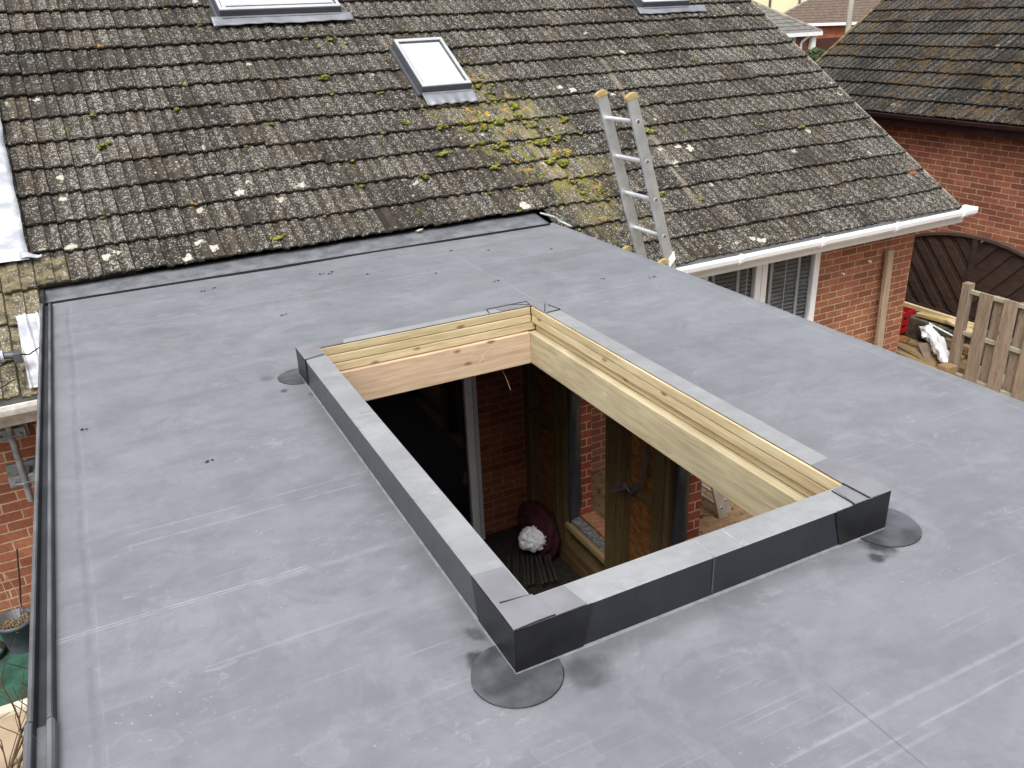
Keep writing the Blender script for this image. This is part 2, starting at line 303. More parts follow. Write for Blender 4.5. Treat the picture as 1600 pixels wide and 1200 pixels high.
# ---------------------------------------------------------------- mesh helpers
class MB:
    def __init__(s): s.v = []; s.f = []; s.mi = []; s.sm = []
    def add(s, vs, fs, mi=0, sm=False):
        o = len(s.v); s.v += [tuple(v) for v in vs]
        for f in fs: s.f.append(tuple(i + o for i in f)); s.mi.append(mi); s.sm.append(sm)
    def box(s, x0, x1, y0, y1, z0, z1, mi=0, M=None):
        v = [Vector(p) for p in ((x0, y0, z0), (x1, y0, z0), (x1, y1, z0), (x0, y1, z0), (x0, y0, z1), (x1, y0, z1), (x1, y1, z1), (x0, y1, z1))]
        if M is not None: v = [M @ p for p in v]
        s.add(v, [(3, 2, 1, 0), (4, 5, 6, 7), (0, 1, 5, 4), (1, 2, 6, 5), (2, 3, 7, 6), (3, 0, 4, 7)], mi)
        return s
    def tube(s, a, b, r, n=10, mi=0, r2=None, cap=True):
        a = Vector(a); b = Vector(b); d = (b - a).normalized(); u = d.orthogonal().normalized(); v = d.cross(u); r2 = r if r2 is None else r2
        A = [a + (u * math.cos(t) + v * math.sin(t)) * r for t in [2 * math.pi * i / n for i in range(n)]]
        B = [b + (u * math.cos(t) + v * math.sin(t)) * r2 for t in [2 * math.pi * i / n for i in range(n)]]
        s.add(A + B, [(i, (i + 1) % n, n + (i + 1) % n, n + i) for i in range(n)], mi, True)
        if cap: s.add(A + B, [tuple(range(n - 1, -1, -1)), tuple(range(n, 2 * n))], mi)
        return s
    def path(s, pts, r, n=6, mi=0, r1=None):
        k = len(pts) - 1
        for i in range(k):
            ra = r if r1 is None else r + (r1 - r) * i / k; rb = r if r1 is None else r + (r1 - r) * (i + 1) / k
            s.tube(pts[i], pts[i + 1], ra, n, mi, rb, False)
        return s
    def prism(s, prof, axis, a, b, mi=0, close=True, M=None):
        # prof: list of 2d points; axis 'x' -> (y,z) profile swept from a to b ; 'y' -> (x,z)
        def P(p, t):
            q = (t, p[0], p[1]) if axis == 'x' else (p[0], t, p[1]) if axis == 'y' else (p[0], p[1], t)
            q = Vector(q); return M @ q if M is not None else q
        n = len(prof); v = [P(p, a) for p in prof] + [P(p, b) for p in prof]
        f = [(i, (i + 1) % n, n + (i + 1) % n, n + i) for i in range(n if close else n - 1)]
        if close: f += [tuple(range(n - 1, -1, -1)), tuple(range(n, 2 * n))]
        s.add(v, f, mi); return s
    def grid(s, nx, ny, fn, mi=0, sm=True):
        s.add([fn(i / nx, j / ny) for j in range(ny + 1) for i in range(nx + 1)], [(j * (nx + 1) + i, j * (nx + 1) + i + 1, (j + 1) * (nx + 1) + i + 1, (j + 1) * (nx + 1) + i) for j in range(ny) for i in range(nx)], mi, sm); return s
    def blob(s, c, rx, ry, rz, seg=10, amp=.3, fr=3, mi=0, M=None, seed=0):
        vs = []; rings = seg // 2 + 2
        for j in range(rings + 1):
            th = math.pi * j / rings
            for i in range(seg):
                ph = 2 * math.pi * i / seg
                d = Vector((math.sin(th) * math.cos(ph), math.sin(th) * math.sin(ph), math.cos(th)))
                k = 1 + amp * mn.noise(d * fr + Vector((seed * 3.1, seed * 1.7, seed)))
                p = Vector((d.x * rx, d.y * ry, d.z * rz)) * k
                vs.append((M @ p if M is not None else p) + Vector(c))
        fs = [(j * seg + i, (j + 1) * seg + i, (j + 1) * seg + (i + 1) % seg, j * seg + (i + 1) % seg) for j in range(rings) for i in range(seg)]
        s.add(vs, fs, mi, True); return s
    def build(s, name, mats, parent=None, bevel=0, solid=0, label=None):
        me = bpy.data.meshes.new(name); me.from_pydata(s.v, [], s.f); me.validate(clean_customdata=False)
        if not isinstance(mats, (list, tuple)): mats = [mats]
        for q in mats: me.materials.append(q)
        if len(me.polygons) == len(s.mi):
            me.polygons.foreach_set('material_index', s.mi); me.polygons.foreach_set('use_smooth', s.sm)
        bm = bmesh.new(); bm.from_mesh(me); bmesh.ops.recalc_face_normals(bm, faces=bm.faces) if not solid else None; bm.to_mesh(me); bm.free()
        o = bpy.data.objects.new(name, me); COL.objects.link(o)
        if parent: o.parent = parent
        if bevel:
            b = o.modifiers.new('b', 'BEVEL'); b.width = bevel; b.segments = 2; b.limit_method = 'ANGLE'; b.angle_limit = R(40)
        if solid:
            b = o.modifiers.new('s', 'SOLIDIFY'); b.thickness = solid; b.offset = 0
        if label: o['label'] = label
        return o
def empty(name, loc, label, cat, rz=0, group=None):
    o = bpy.data.objects.new(name, None); COL.objects.link(o); o.location = loc; o.rotation_euler = (0, 0, rz); o.empty_display_size = .1
    return tag(o, label, cat, group)
def tag(o, label, cat, group=None):
    o['label'] = label; o['category'] = cat
    if group: o['group'] = group
    return o
def struct(o, label, kind='structure', cat=None):
    o['kind'] = kind; o['label'] = label; o['category'] = cat or o.name.split('.')[0].replace('_', ' '); return o
def copy_tree(o, parent=None):
    c = o.copy(); COL.objects.link(c); c.parent = parent
    for ch in [q for q in bpy.data.objects if q.parent == o]: copy_tree(ch, c)
    return c

# ---------------------------------------------------------------- ground
GZ = -2.42
def gfn(u, v):
    x = -60 + 200 * u; y = -40 + 220 * v; d = math.hypot(x, y)
    return (x, y, GZ - .03 + max(0, (d - 30)) * .004)
def ground_mat():
    g = G('soil_and_grass'); n = g.noise(1.3, 6, rough=.7)
    g.bump(g.noise(18, 5), .6, .03)
    return g.out(g.mix(g.rng(n, .4, .6), (.12, .085, .05), (.09, .095, .04)), .95, .2)
mb = MB()
X0, X1, Y0, Y1, HXa, HXb, HYa, HYb = -80, 160, -60, 200, -.28, 3.02, -.2, 5.95
# one sheet with a pit left for the room floor dug out under the extension
xs = [X0, -20, -5, HXa, HXb, 12, 40, X1]; ys = [Y0, -20, HYa, HYb, 20, 60, Y1]
vs = [(x, y, GZ - .03 + max(0, (math.hypot(x, y) - 30)) * .002) for y in ys for x in xs]; n_ = len(xs)
mb.add(vs, [(j * n_ + i, j * n_ + i + 1, (j + 1) * n_ + i + 1, (j + 1) * n_ + i) for j in range(len(ys) - 1) for i in range(n_ - 1) if not (i == 3 and j == 2)])
struct(mb.build('ground', ground_mat()), 'bare soil and rough grass round the houses')
def slabs(name, x0, x1, y0, y1, z, s, mat, label):
    mb = MB(); nx = int((x1 - x0) / s); ny = int((y1 - y0) / s)
    for i in range(nx):
        for j in range(ny):
            d = random.uniform(-.004, .004); mb.box(x0 + i * s + .005, x0 + (i + 1) * s - .005, y0 + j * s + .005, y0 + (j + 1) * s - .005, z - .04, z + d)
    return struct(mb.build(name, mat, bevel=.004), label)
slabs('patio', 7.2, 9.4, 3.0, 9.4, GZ + .01, .45, M_SLAB, 'beige paving slabs beside the bungalow end wall')
def dirt_mat():
    g = G('trodden_clay_path'); n = g.noise(6, 6, rough=.7)
    c = g.mix(g.rng(n, .35, .65), (.20, .115, .055), (.30, .20, .11)); c = g.mix(g.rng(g.noise(13, 5), .58, .66), c, (.07, .035, .018)); g.bump(n, .8, .03)
    return g.out(c, .95, .2)
mb = MB(); mb.grid(24, 24, lambda u, v: (3.1 + 4.1 * u, 2.2 + 3.7 * v, GZ + .03 + .035 * mn.noise(Vector((u * 9, v * 9, 0)))))
struct(mb.build('path', dirt_mat()), 'brown trodden clay outside the extension wall')
mb = MB(); mb.box(-3.5, -.62, 4.3, 5.92, -2.5, -2.2)
struct(mb.build('pavement', M_SLAB), 'raised strip of paving along the bungalow wall')
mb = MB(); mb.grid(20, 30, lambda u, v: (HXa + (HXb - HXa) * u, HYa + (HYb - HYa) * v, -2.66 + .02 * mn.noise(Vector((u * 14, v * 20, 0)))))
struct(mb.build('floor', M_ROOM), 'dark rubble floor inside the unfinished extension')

# ---------------------------------------------------------------- tile roofs
PROF = [(.006, -.004), (.03, 0), (.22, 0), (.265, .011), (.53, .012), (.57, 0), (.695, 0), (.735, .011), (.955, .011), (.985, .002), (.994, -.004)]
def tile_field(name, mat, rects, th, gauge, wd, parent, lift=.036):
    vs = []; fs = []; col = []; mi = []
    ct, st = math.cos(th), math.sin(th)
    def W(x, u, h): return (x, u * ct - h * st, u * st + h * ct)
    for (x0, n, r0, r1) in rects:
        for k in range(r0, r1):
            for i in range(n):
                rn = random.random(); rn2 = random.random(); tx = x0 + i * wd; j1 = random.uniform(-.003, .003); du = random.uniform(-.009, .009) + (random.uniform(.008, .022) * random.choice((-1, 1)) if random.random() < .05 else 0) + .006 * mn.noise(Vector((tx * .8, k * 3.1, 0))); tw = random.uniform(-.003, .003)
                o = len(vs); m_ = len(PROF)
                for q, (px_, ph) in enumerate(PROF):
                    x = tx + px_ * wd; jt = j1 + tw * (px_ - .5)
                    chip = random.uniform(0, .006)
                    for (u, h) in ((k * gauge + du + chip, ph - .012 - .017), (k * gauge + du + chip, ph - .0125 + jt - .002), (k * gauge + du + .004 + chip, ph - .012 + jt), (k * gauge + gauge + .035, ph - .012 - lift)):
                        vs.append(W(x, u, h)); col.append((rn, rn2, min(1, ph / .009), 1))
                for q in range(m_ - 1):
                    a = o + q * 4; b = a + 4
                    for s_ in range(3): fs.append((a + s_, b + s_, b + s_ + 1, a + s_ + 1))
                # side faces give the seams depth
                a = o; vs += [W(tx, k * gauge + du + .004, -.03), W(tx, k * gauge + gauge + .035, -.055)]; col += [(rn, rn2, 0, 1)] * 2
                L = len(vs); fs.append((a + 2, a + 3, L - 1, L - 2))
                e = o + (m_ - 1) * 4; xr = tx + PROF[-1][0] * wd
                vs += [W(xr, k * gauge + du + .004, -.03), W(xr, k * gauge + gauge + .035, -.055)]; col += [(rn, rn2, 0, 1)] * 2
                L = len(vs); fs.append((e + 3, e + 2, L - 2, L - 1))
    me = bpy.data.meshes.new(name); me.from_pydata(vs, [], fs)
    at = me.attributes.new('tc', 'FLOAT_COLOR', 'POINT'); at.data.foreach_set('color', [c for q in col for c in q])
    me.materials.append(mat); o = bpy.data.objects.new(name, me); COL.objects.link(o); o.parent = parent
    mb = MB()
    for (x0, n, r0, r1) in rects:
        a, b, c, d = W(x0 + .01, r0 * gauge + .05, -.062), W(x0 + n * wd - .01, r0 * gauge + .05, -.062), W(x0 + n * wd - .01, r1 * gauge, -.062), W(x0 + .01, r1 * gauge, -.062)
        mb.add([a, b, c, d], [(0, 1, 2, 3)])
    mb.build('underlay', M_UNDER, o)
    return o
TH = .5477; GA = .2978; TW = .2055
HO = Vector((7.9732, 5.6649, -.3586)); HY = .0218
house = empty('bungalow', HO, 'red brick bungalow with a lichen covered tiled roof and white gutters', 'house', HY)
ct, st = math.cos(TH), math.sin(TH)
def HL(x, u, h): return Vector((x, u * ct - h * st, u * st + h * ct))
HM = Matrix(((1, 0, 0, 0), (0, ct, -st, 0), (0, st, ct, 0), (0, 0, 0, 1)))
# fields of tiles: main, right of the flat roof, left of the flat roof
nmain = 41; xm = -8.397
nr = 22; xr0 = xm + 19 * TW
roof = tile_field('roof', M_TILE, [(xm, nmain, 3, 20), (xr0, nr, 0, 3), (xm - 7 * TW + .0, 7, 0, 4), (xm - 7 * TW, 7, 4, 20)], TH, GA, TW, house)
# verge: cement fillet and undercloak on the right hand gable
mb = MB(); mb.box(.026, .060, .01, 20 * GA, -.075, -.028, 0, HM); mb.build('verge', plain('verge_mortar', (.20, .18, .145), .9, .4, 30, bump=.8), roof)
# walls
WY = .40
mb = MB()
wx = [-12, -7.95, -3.02 - .0, -1.52, -.1]
mb.box(-12, -8.38, WY, WY + .1, -2.1, -.02); mb.build('wall', M_BRX, house); mb = MB()
mb.box(-4.9, -3.035, WY, WY + .1, -2.1, -.02); mb.box(-1.505, -.1, WY, WY + .1, -2.1, -.02); mb.box(-3.035, -1.505, WY, WY + .1, -2.1, -1.15)
mb.box(-3.035, -1.505, WY, WY + .1, -.06, -.02)
mb.build('wall', M_BRX, house)
mb = MB(); mb.box(-.2, -.1 - .002, WY + .1, 10.2, -2.1, .3)
mb.add([(-.1, WY + .1, -.02), (-.1, 5.2, 2.9), (-.1, 10.2, -.02)], [(0, 1, 2)])
mb.build('wall', M_BRY, house)
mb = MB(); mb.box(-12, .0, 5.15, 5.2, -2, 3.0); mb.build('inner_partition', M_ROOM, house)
# other roof slope
mb = MB(); rz = 20 * GA * st; ry = 20 * GA * ct; mb.add([(-14, ry, rz - .03), (.02, ry, rz - .03), (.02, 2 * ry, -.05), (-14, 2 * ry, -.05)], [(0, 1, 2, 3)]); mb.build('rear_roof', M_TILE, house)
mb = MB()
for i in range(32): mb.prism([(ry + .13 * math.cos(t), rz - .06 + .13 * math.sin(t)) for t in [math.pi * k / 8 for k in range(9)]], 'x', -14 + i * .45, -14 + i * .45 + .44)
mb.build('ridge', M_TILE, house)
# fascia, soffit, gutter
def eaves(x0, x1, mat, dirty):
    mb = MB(); mb.box(x0, x1, .10, .125, -.22, -.045); mb.box(x0, x1, .126, WY + .02, -.22, -.21)
    mb.build('fascia', mat, house)
    pr = [(-.045 + .0, -.035), (-.050, -.06), (-.045, -.095), (-.02, -.125), (.05, -.125), (.085, -.10), (.095, -.035)]
    inn = [(y * .88 + .003, z + .004 if z > -.05 else z + .006) for (y, z) in reversed(pr)]
    mb = MB(); mb.prism(pr + inn, 'x', x0, x1)
    g_ = mb.build('gutter', [mat], house)
    mb = MB(); mb.box(x0 + .01, x1 - .01, -.03, .08, -.112, -.098); mb.build('gutter_silt', M_GUTIN, g_)
    k = x0 + (.28 if dirty else .62)
    while k < x1:
        mb = MB(); pb = [(y * 1.12 - .004, z * 1.0 - .006) for (y, z) in pr]; mb.prism(pb + [(y * .98, z) for (y, z) in reversed(pr)], 'x', k - .018, k + .018)
        mb.box(k - .012, k + .012, -.058, -.03, -.04, -.022); mb.build('gutter_bracket', mat, g_)
        k += 1.0 if not dirty else .9
    mb = MB(); mb.prism(pr, 'x', x1, x1 + .004); mb.build('stop_end', mat, g_)
eaves(-4.6, .22, M_WHITE, False); eaves(-11, -8.42, M_WHITEOLD, True)
mb = MB(); mb.box(.06, .085, .12, 3, -.16, -.03, 0); mb.build('bargeboard', M_WHITE, house)
# the big window
wn = bpy.data.objects.new('window', None)
mb = MB(); y0, y1 = WY - .012, WY + .05
X0w, X1w, zt, zb = -3.03, -1.51, -.065, -1.145
mb.box(X0w, X0w + .065, y0, y1, zb, zt); mb.box(X1w - .075, X1w, y0, y1, zb, zt); mb.box(X0w + .066, X1w - .076, y0 + .002, y1, zb, zb + .07); mb.box(X0w + .066, X1w - .076, y0 + .002, y1, zt - .06, zt)
xc = -2.29; mb.box(xc - .075, xc - .004, y0 + .001, y1, zb + .071, zt - .061); mb.box(xc + .004, xc + .075, y0 + .001, y1, zb + .071, zt - .061)
win = mb.build('window', M_WHITE, house, bevel=.006)
mb = MB(); mb.box(X0w + .066, xc - .076, y0 + .03, y0 + .036, zb + .07, zt - .06); mb.box(xc + .076, X1w - .076, y0 + .03, y0 + .036, zb + .07, zt - .06); mb.build('pane', M_GLASS, win)
mb = MB()
for (a, b) in ((X0w + .07, xc - .08), (xc + .08, X1w - .08)):
    zz = zt - .07
    while zz > zb + .07:
        mb.add([(a, y0 + .055, zz - .019), (b, y0 + .055, zz - .019), (b, y0 + .095, zz), (a, y0 + .095, zz)], [(0, 1, 2, 3)]); zz -= .043
mb.build('blind', plain('grey_blind_slat', (.20, .205, .20), .5, .1), win)
mb = MB()
for xx in (-2.86, -2.55, -2.12, -1.75): mb.box(xx - .018, xx + .018, y0 + .046, y0 + .05, zb + .07, zt - .06)
mb.build('blind_tape', plain('blind_tape', (.42, .43, .42), .7, .05), win)
for xx in (-2.44, -1.93):
    mb = MB(); mb.tube((xx, y0 + .045, zt - .07), (xx, y0 + .045, zb + .1), .003, 5); mb.build('blind_cord', M_WHITE, win)
mb = MB()
M_REV = plain('reveal_grey', (.12, .12, .12), .7)
for (a, b) in ((X0w + .03, X0w + .068), (xc - .07, xc + .07), (X1w - .078, X1w - .03)): mb = MB(); mb.box(a, b, y1 + .001, y1 + .12, zb, zt); mb.build('reveal_lining', M_REV, win)
# sill on frame, pipe stubs on the brickwork
mb = MB(); mb.box(X0w - .03, X1w + .03, WY - .06, WY - .014, zb - .04, zb + .01); mb.build('window_sill', M_WHITE, house)
for (sx, sz) in ((-1.16, -.62), (-.78, -.55)):
    mb = MB(); mb.tube((sx, WY, sz), (sx, WY - .03, sz), .012, 8); mb.build('pipe_stub', M_WHITE, house)

# roof windows
def roof_window(x0, x1, u0, u1, ap, apx, light, single, lab):
    # outer frame, h above the plane
    top = .09
    mb = MB(); fw = .045
    mb.box(x0, x1, u0, u0 + fw, -.05, top, 0, HM); mb.box(x0, x1, u1 - fw, u1, -.05, top, 0, HM)
    mb.box(x0, x0 + fw, u0 + fw, u1 - fw, -.05, top - .001, 0, HM); mb.box(x1 - fw, x1, u0 + fw, u1 - fw, -.05, top - .001, 0, HM)
    o = mb.build('roof_window', M_SLATE, house, bevel=.004, label=lab)
    mb = MB(); e = .006
    mb.box(x0 + e, x1 - e, u0 + e, u0 + fw, top, top + .006, 0, HM); mb.box(x0 + e, x1 - e, u1 - fw, u1 - e, top, top + .006, 0, HM)
    mb.box(x0 + e, x0 + fw - .01, u0 + fw, u1 - fw, top, top + .005, 0, HM); mb.box(x1 - fw + .01, x1 - e, u0 + fw, u1 - fw, top, top + .005, 0, HM)
    if light:
        mb.box(x0 + .07, x1 - .07, u0 + fw + .012, u0 + fw + .04, top, top + .012, 0, HM)
    mb.build('sash', M_SILV, o)
    mb = MB(); mb.box(x0 + fw - .008, x1 - fw + .008, u0 + fw - .005, u1 - fw + .005, top - .012, top - .006, 0, HM); mb.build('pane', M_GLASS, o)
    mb = MB(); mb.box(x0 + fw - .008, x1 - fw + .008, u0 + fw, u1 - fw, top - .03, top - .022, 0, HM); mb.build('blind', M_BLIND, o)
    # apron
    a0, a1 = apx
    def fn(u, v):
        x = a0 + (a1 - a0) * u; k = ((x - xm) / TW) % 1
        hh = 0.012 * (.5 + .5 * math.cos(2 * math.pi * (k * 2 - .95))) if single else .004 * math.sin(x * 9)
        return HL(x, ap + (u0 - ap) * v + .01 * (1 - v) * math.sin(x * 31) * .5, .012 + hh * (1 - v) + .02 * v)
    mb = MB(); mb.grid(60, 4, fn); mb.build('flashing', M_FLASH, o, solid=.003)
    mb = MB(); mb.box(x1 + .004, x1 + .035, u0, u1, -.03, .012, 0, HM); mb.build('side_flashing', M_SLATE, o); mb = MB(); mb.box(x0 - .03, x0 - .004, u0, u1, -.03, .012, 0, HM); mb.build('side_flashing', M_SLATE, o)
    mb = MB(); mb.box(x0 + .02, x1 - .02, u0 - .03, u0 - .004, .015, .035, 0, HM); mb.build('drip_lip', M_FLASH, o)
    return o
roof_window(-6.47, -5.30, 3.90, 5.0, 3.79, (-6.55, -5.20), True, False, 'wide roof window cut by the top edge of the picture, left')
roof_window(-4.99, -4.48, 2.53, 3.30, 2.36, (-4.99, -4.47), False, True, 'small roof window with a white blind above the moss')
roof_window(-1.75, -1.07, 3.76, 4.8, 3.66, (-1.82, -.84), True, False, 'roof window with a flat grey apron near the far gable')

# lead sheets
def lead(name, x0, x1, u0, u1, wr, seed, steps=0):
    def fn(u, v):
        x = x0 + (x1 - x0) * u; uu = u0 + (u1 - u0) * v
        fr = uu / GA % 1
        h = .012 - .030 * fr * .9 + wr * mn.noise(Vector((x * 9, uu * 5, seed))) + .004 * mn.noise(Vector((x * 30, uu * 14, seed)))
        h += .012 * max(0, 1 - abs(((x * 14 + uu * .8) % 1) - .5) * 7)
        ed = .012 * mn.noise(Vector((uu * 4, seed, 1))) if u > .97 else 0
        return HL(x + ed, uu + .02 * mn.noise(Vector((x * 4, seed, 3))) * (1 - v), h + .012)
    mb = MB(); mb.grid(26, int((u1 - u0) * 34) + 4, fn); return mb.build(name, M_LEAD, house, solid=.003)
lead('lead_flashing', -9.3, -8.41, 1.13, 5.6, .022, 1)
lead('lead_flashing', -8.55, -8.395, .02, .62, .014, 5)
# lead roll: a folded corner
mb = MB(); mb.grid(6, 6, lambda u, v: HL(-8.46 + .13 * u, 1.13 + .07 * v * (1 - u * .8), .02 + .01 * math.sin(u * 6))); mb.build('lead_flashing', M_LEAD, house, solid=.003)

# moss cushions and lichen crusts (nobody could count the small ones)
moss = MB(); lich = MB()
ML = [(-5.78, 2.92, 2.6), (-5.52, 3.51, 1.4), (-5.29, 2.19, 1.6), (-4.97, 2.09, 2), (-4.75, 2.11, 1.6), (-5.12, 1.71, 1.8), (-4.71, 2.01, 2.4), (-4.59, 1.99, 2), (-4.4, 2.05, 2.2), (-4.48, 1.74, 2), (-4.59, 1.71, 1.8), (-4.13, 2.26, 2.4), (-4.18, 2.12, 2.4), (-4.09, 1.72, 2.6), (-4.16, 1.71, 2), (-3.71, 2.0, 2.2), (-3.94, 1.74, 2), (-4.05, 1.39, 2.6), (-4.16, 1.44, 2.4), (-4.72, 1.46, 1.8), (-5.38, 1.45, 1.6), (-6.75, 1.0, 1.5), (-6.78, .99, 1.5), (-7.76, 2.27, 1.5), (-7.77, 2.65, 1.2), (-4.08, 1.15, 1.2), (-4.06, .99, 1.4), (-3.88, .98, 1.6), (-2.87, 1.68, 2.2), (-2.93, 1.70, 1.8), (-3.27, .84, 1.5), (-2.94, .69, 1.6), (-1.53, 1.58, 1.6), (-1.03, 1.47, 1.5), (-2.42, 2.88, 1), (-1.62, 2.77, 1.2), (-4.1, 1.95, 1.4), (-3.95, 1.9, 1.2), (-4.35, 2.62, 1.8), (-4.45, 2.75, 1.4), (-4.3, 2.5, 1.2)]
for i, (x, u, s_) in enumerate(ML):
    for q in range(4):
        dx, du = (0, 0) if q == 0 else (random.uniform(-.05, .05), random.uniform(-.035, .035))
        sz = .0155 * s_ * (1 if q == 0 else random.uniform(.4, .8))
        moss.blob(HL(x + dx, u + du, -.008), sz * 1.1, sz * 1.15, sz * .62, 14, .7, 4, 0, None, i * 5 + q)
for i in range(210):
    if i < 120: x = random.gauss(-4.3, .5); u = random.gauss(1.85, .5)
    else: x = random.uniform(-8.2, -.2); u = random.uniform(.9, 4.2) if x < -4.5 else random.uniform(.1, 4.2)
    u = round(u / GA) * GA + random.uniform(-.045, .02) if random.random() < .7 else u
    if u < (.9 if x < -4.5 else .02): continue
    sz = random.uniform(.005, .019); moss.blob(HL(x, u, -.016), sz * 1.4, sz, sz * .7, 8, .5, 3, 0, None, i)
LL = [(-7.42, .93, 2.2), (-6.9, 1.55, 2), (-7.94, 1.08, 2), (-7.23, 1.0, 2.2), (-7.32, 1.09, 1.8), (-6.42, 1.55, 2), (-8.12, 1.73, 1.6), (-4.67, .94, 2.6), (-3.39, 2.42, 2.2), (-5.66, .69 + .2, 1.6), (-2.58, 1.4, 2.2), (-2.7, 1.45, 2), (-2.65, .08, 2.4), (-2.72, .12, 1.6), (-3.5, 2.5, 1.8), (-3.05, 2.35, 2), (-2.95, 2.33, 1.4)]
def surf(x, u):
    k = ((x - xm) / TW) % 1; hh = 0
    for (a, ha), (b, hb) in zip(PROF, PROF[1:]):
        if a <= k <= b: hh = ha + (hb - ha) * (k - a) / (b - a)
    return hh - .012 - .036 * ((u / GA) % 1) * GA / (GA + .035)
for i, (x, u, s_) in enumerate(LL):
    n = 22; R_ = .026 * s_
    def cf(uu, vv, x=x, u=u, R_=R_, i=i):
        a = uu * 2 * math.pi; k = .7 + .55 * mn.noise(Vector((math.cos(a) * 1.6, math.sin(a) * 1.6, i * 2.7))) + .12 * mn.noise(Vector((math.cos(a) * 6, math.sin(a) * 6, i)))
        px_ = x + math.cos(a) * R_ * k * vv; pu = u + math.sin(a) * R_ * k * vv * .9; kr = math.floor(u / GA); pu = min(max(pu, kr * GA + .012), kr * GA + GA - .012)
        return HL(px_, pu, surf(px_, pu) + (.0035 if vv < .95 else -.001) + .001 * math.sin(vv * 9))
    lich.grid(28, 6, cf)
mo = moss.build('moss', M_MOSS); mo.location = HO; mo.rotation_euler = (0, 0, HY); struct(mo, 'green moss cushions scattered over the bungalow roof tiles', 'stuff', 'moss')
lo_ = lich.build('lichen', M_MOSSY); lo_.location = HO; lo_.rotation_euler = (0, 0, HY); struct(lo_, 'pale crusts of lichen on the bungalow roof tiles', 'stuff', 'lichen')

# ---------------------------------------------------------------- flat roofed extension
XL, XR, YN, YF = -.43, 3.44, -.9, 6.15
ext = empty('extension', (0, 0, 0), 'unfinished flat roofed extension with a rectangular opening in its grey rubber roof', 'building')
xi0, xi1, yi0, yi1, xo0, xo1, yo0, yo1, H = .859, 2.050, 1.703, 3.939, .759, 2.153, 1.603, 4.007, .149
def ring(mb, zs, a, b, mi=0):
    (x0, x1, y0, y1), (u0, u1, v0, v1) = a, b
    z0, z1 = zs
    mb.add([(x0, y0, z0), (x1, y0, z0), (x1, y1, z0), (x0, y1, z0), (u0, v0, z1), (u1, v0, z1), (u1, v1, z1), (u0, v1, z1)], [(0, 1, 5, 4), (1, 2, 6, 5), (2, 3, 7, 6), (3, 0, 4, 7)], mi)
mb = MB()
# membrane as a fine grid with a hole, faintly uneven
gx = sorted(set([XL + .06 + i * (xo0 - XL - .06) / 20 for i in range(21)] + [xo0 + i * (xo1 - xo0) / 20 for i in range(21)] + [xo1 + i * (XR - xo1) / 20 for i in range(21)]))
gy = sorted(set([YN + i * (yo0 - YN) / 34 for i in range(35)] + [yo0 + i * (yo1 - yo0) / 34 for i in range(35)] + [yo1 + i * (YF - yo1) / 30 for i in range(31)]))
gx = sorted(set(round(q, 5) for q in gx)); gy = sorted(set(round(q, 5) for q in gy))
def hz(x, y):
    kd = max(xo0 - x, x - xo1, yo0 - y, y - yo1, 0)
    e = min(x - XL - .06, XR - x, kd)
    k = min(1, max(0, e) / .35); k = k * k * (3 - 2 * k)
    return .006 * k * mn.noise(Vector((x * 1.3, y * 1.1, 2)))
idx = {}; V_ = []; F_ = []
for j, y in enumerate(gy):
    for i, x in enumerate(gx): idx[i, j] = len(V_); V_.append((x, y, hz(x, y)))
for j in range(len(gy) - 1):
    for i in range(len(gx) - 1):
        cx, cy = (gx[i] + gx[i + 1]) / 2, (gy[j] + gy[j + 1]) / 2
        if xo0 < cx < xo1 and yo0 < cy < yo1: continue
        F_.append((idx[i, j], idx[i + 1, j], idx[i + 1, j + 1], idx[i, j + 1]))
mb.add(V_, F_, 0, True)
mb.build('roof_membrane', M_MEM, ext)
# kerb round the opening, dressed in membrane
mb = MB(); e = .004; fl = .008
ring(mb, (.001, fl), (xo0 - fl, xo1 + fl, yo0 - fl, yo1 + fl), (xo0 - .001, xo1 + .001, yo0 - .001, yo1 + .001), 3)
def wavy(xa, ya, xb, yb, za, zb_, mi, n=28, nrm=(0, 0)):
    def fn(u, v):
        x = xa + (xb - xa) * u; y = ya + (yb - ya) * u; k = .0025 * mn.noise(Vector((x * 6, y * 6, v * 4))) * (4 * v * (1 - v)); return (x + nrm[0] * k, y + nrm[1] * k, za + (zb_ - za) * v)
    mb.grid(n, 4, fn, mi)
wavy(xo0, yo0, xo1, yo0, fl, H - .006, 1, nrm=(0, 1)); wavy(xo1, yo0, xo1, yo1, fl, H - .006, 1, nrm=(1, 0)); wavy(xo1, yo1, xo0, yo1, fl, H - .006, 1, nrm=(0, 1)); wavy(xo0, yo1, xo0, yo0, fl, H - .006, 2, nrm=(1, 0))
b_ = .005; ring(mb, (H - .006, H), (xo0, xo1, yo0, yo1), (xo0 + b_, xo1 - b_, yo0 + b_, yo1 - b_), 0)
ii = .005
ring(mb, (H, H + .0005), (xo0 + b_, xo1 - b_, yo0 + b_, yo1 - b_), (xi0 + .002, xi1 + ii + .004, yi0 + .002, yi1 + .002), 0)
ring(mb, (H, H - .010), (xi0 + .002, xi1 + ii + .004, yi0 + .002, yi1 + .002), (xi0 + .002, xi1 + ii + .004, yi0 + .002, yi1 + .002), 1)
kerb = mb.build('kerb', [M_MEMTOP, M_MEMSIDE, M_MEMSIDE2, plain('dusty_foot', (.15, .155, .168), .6, .2, 20)], ext)
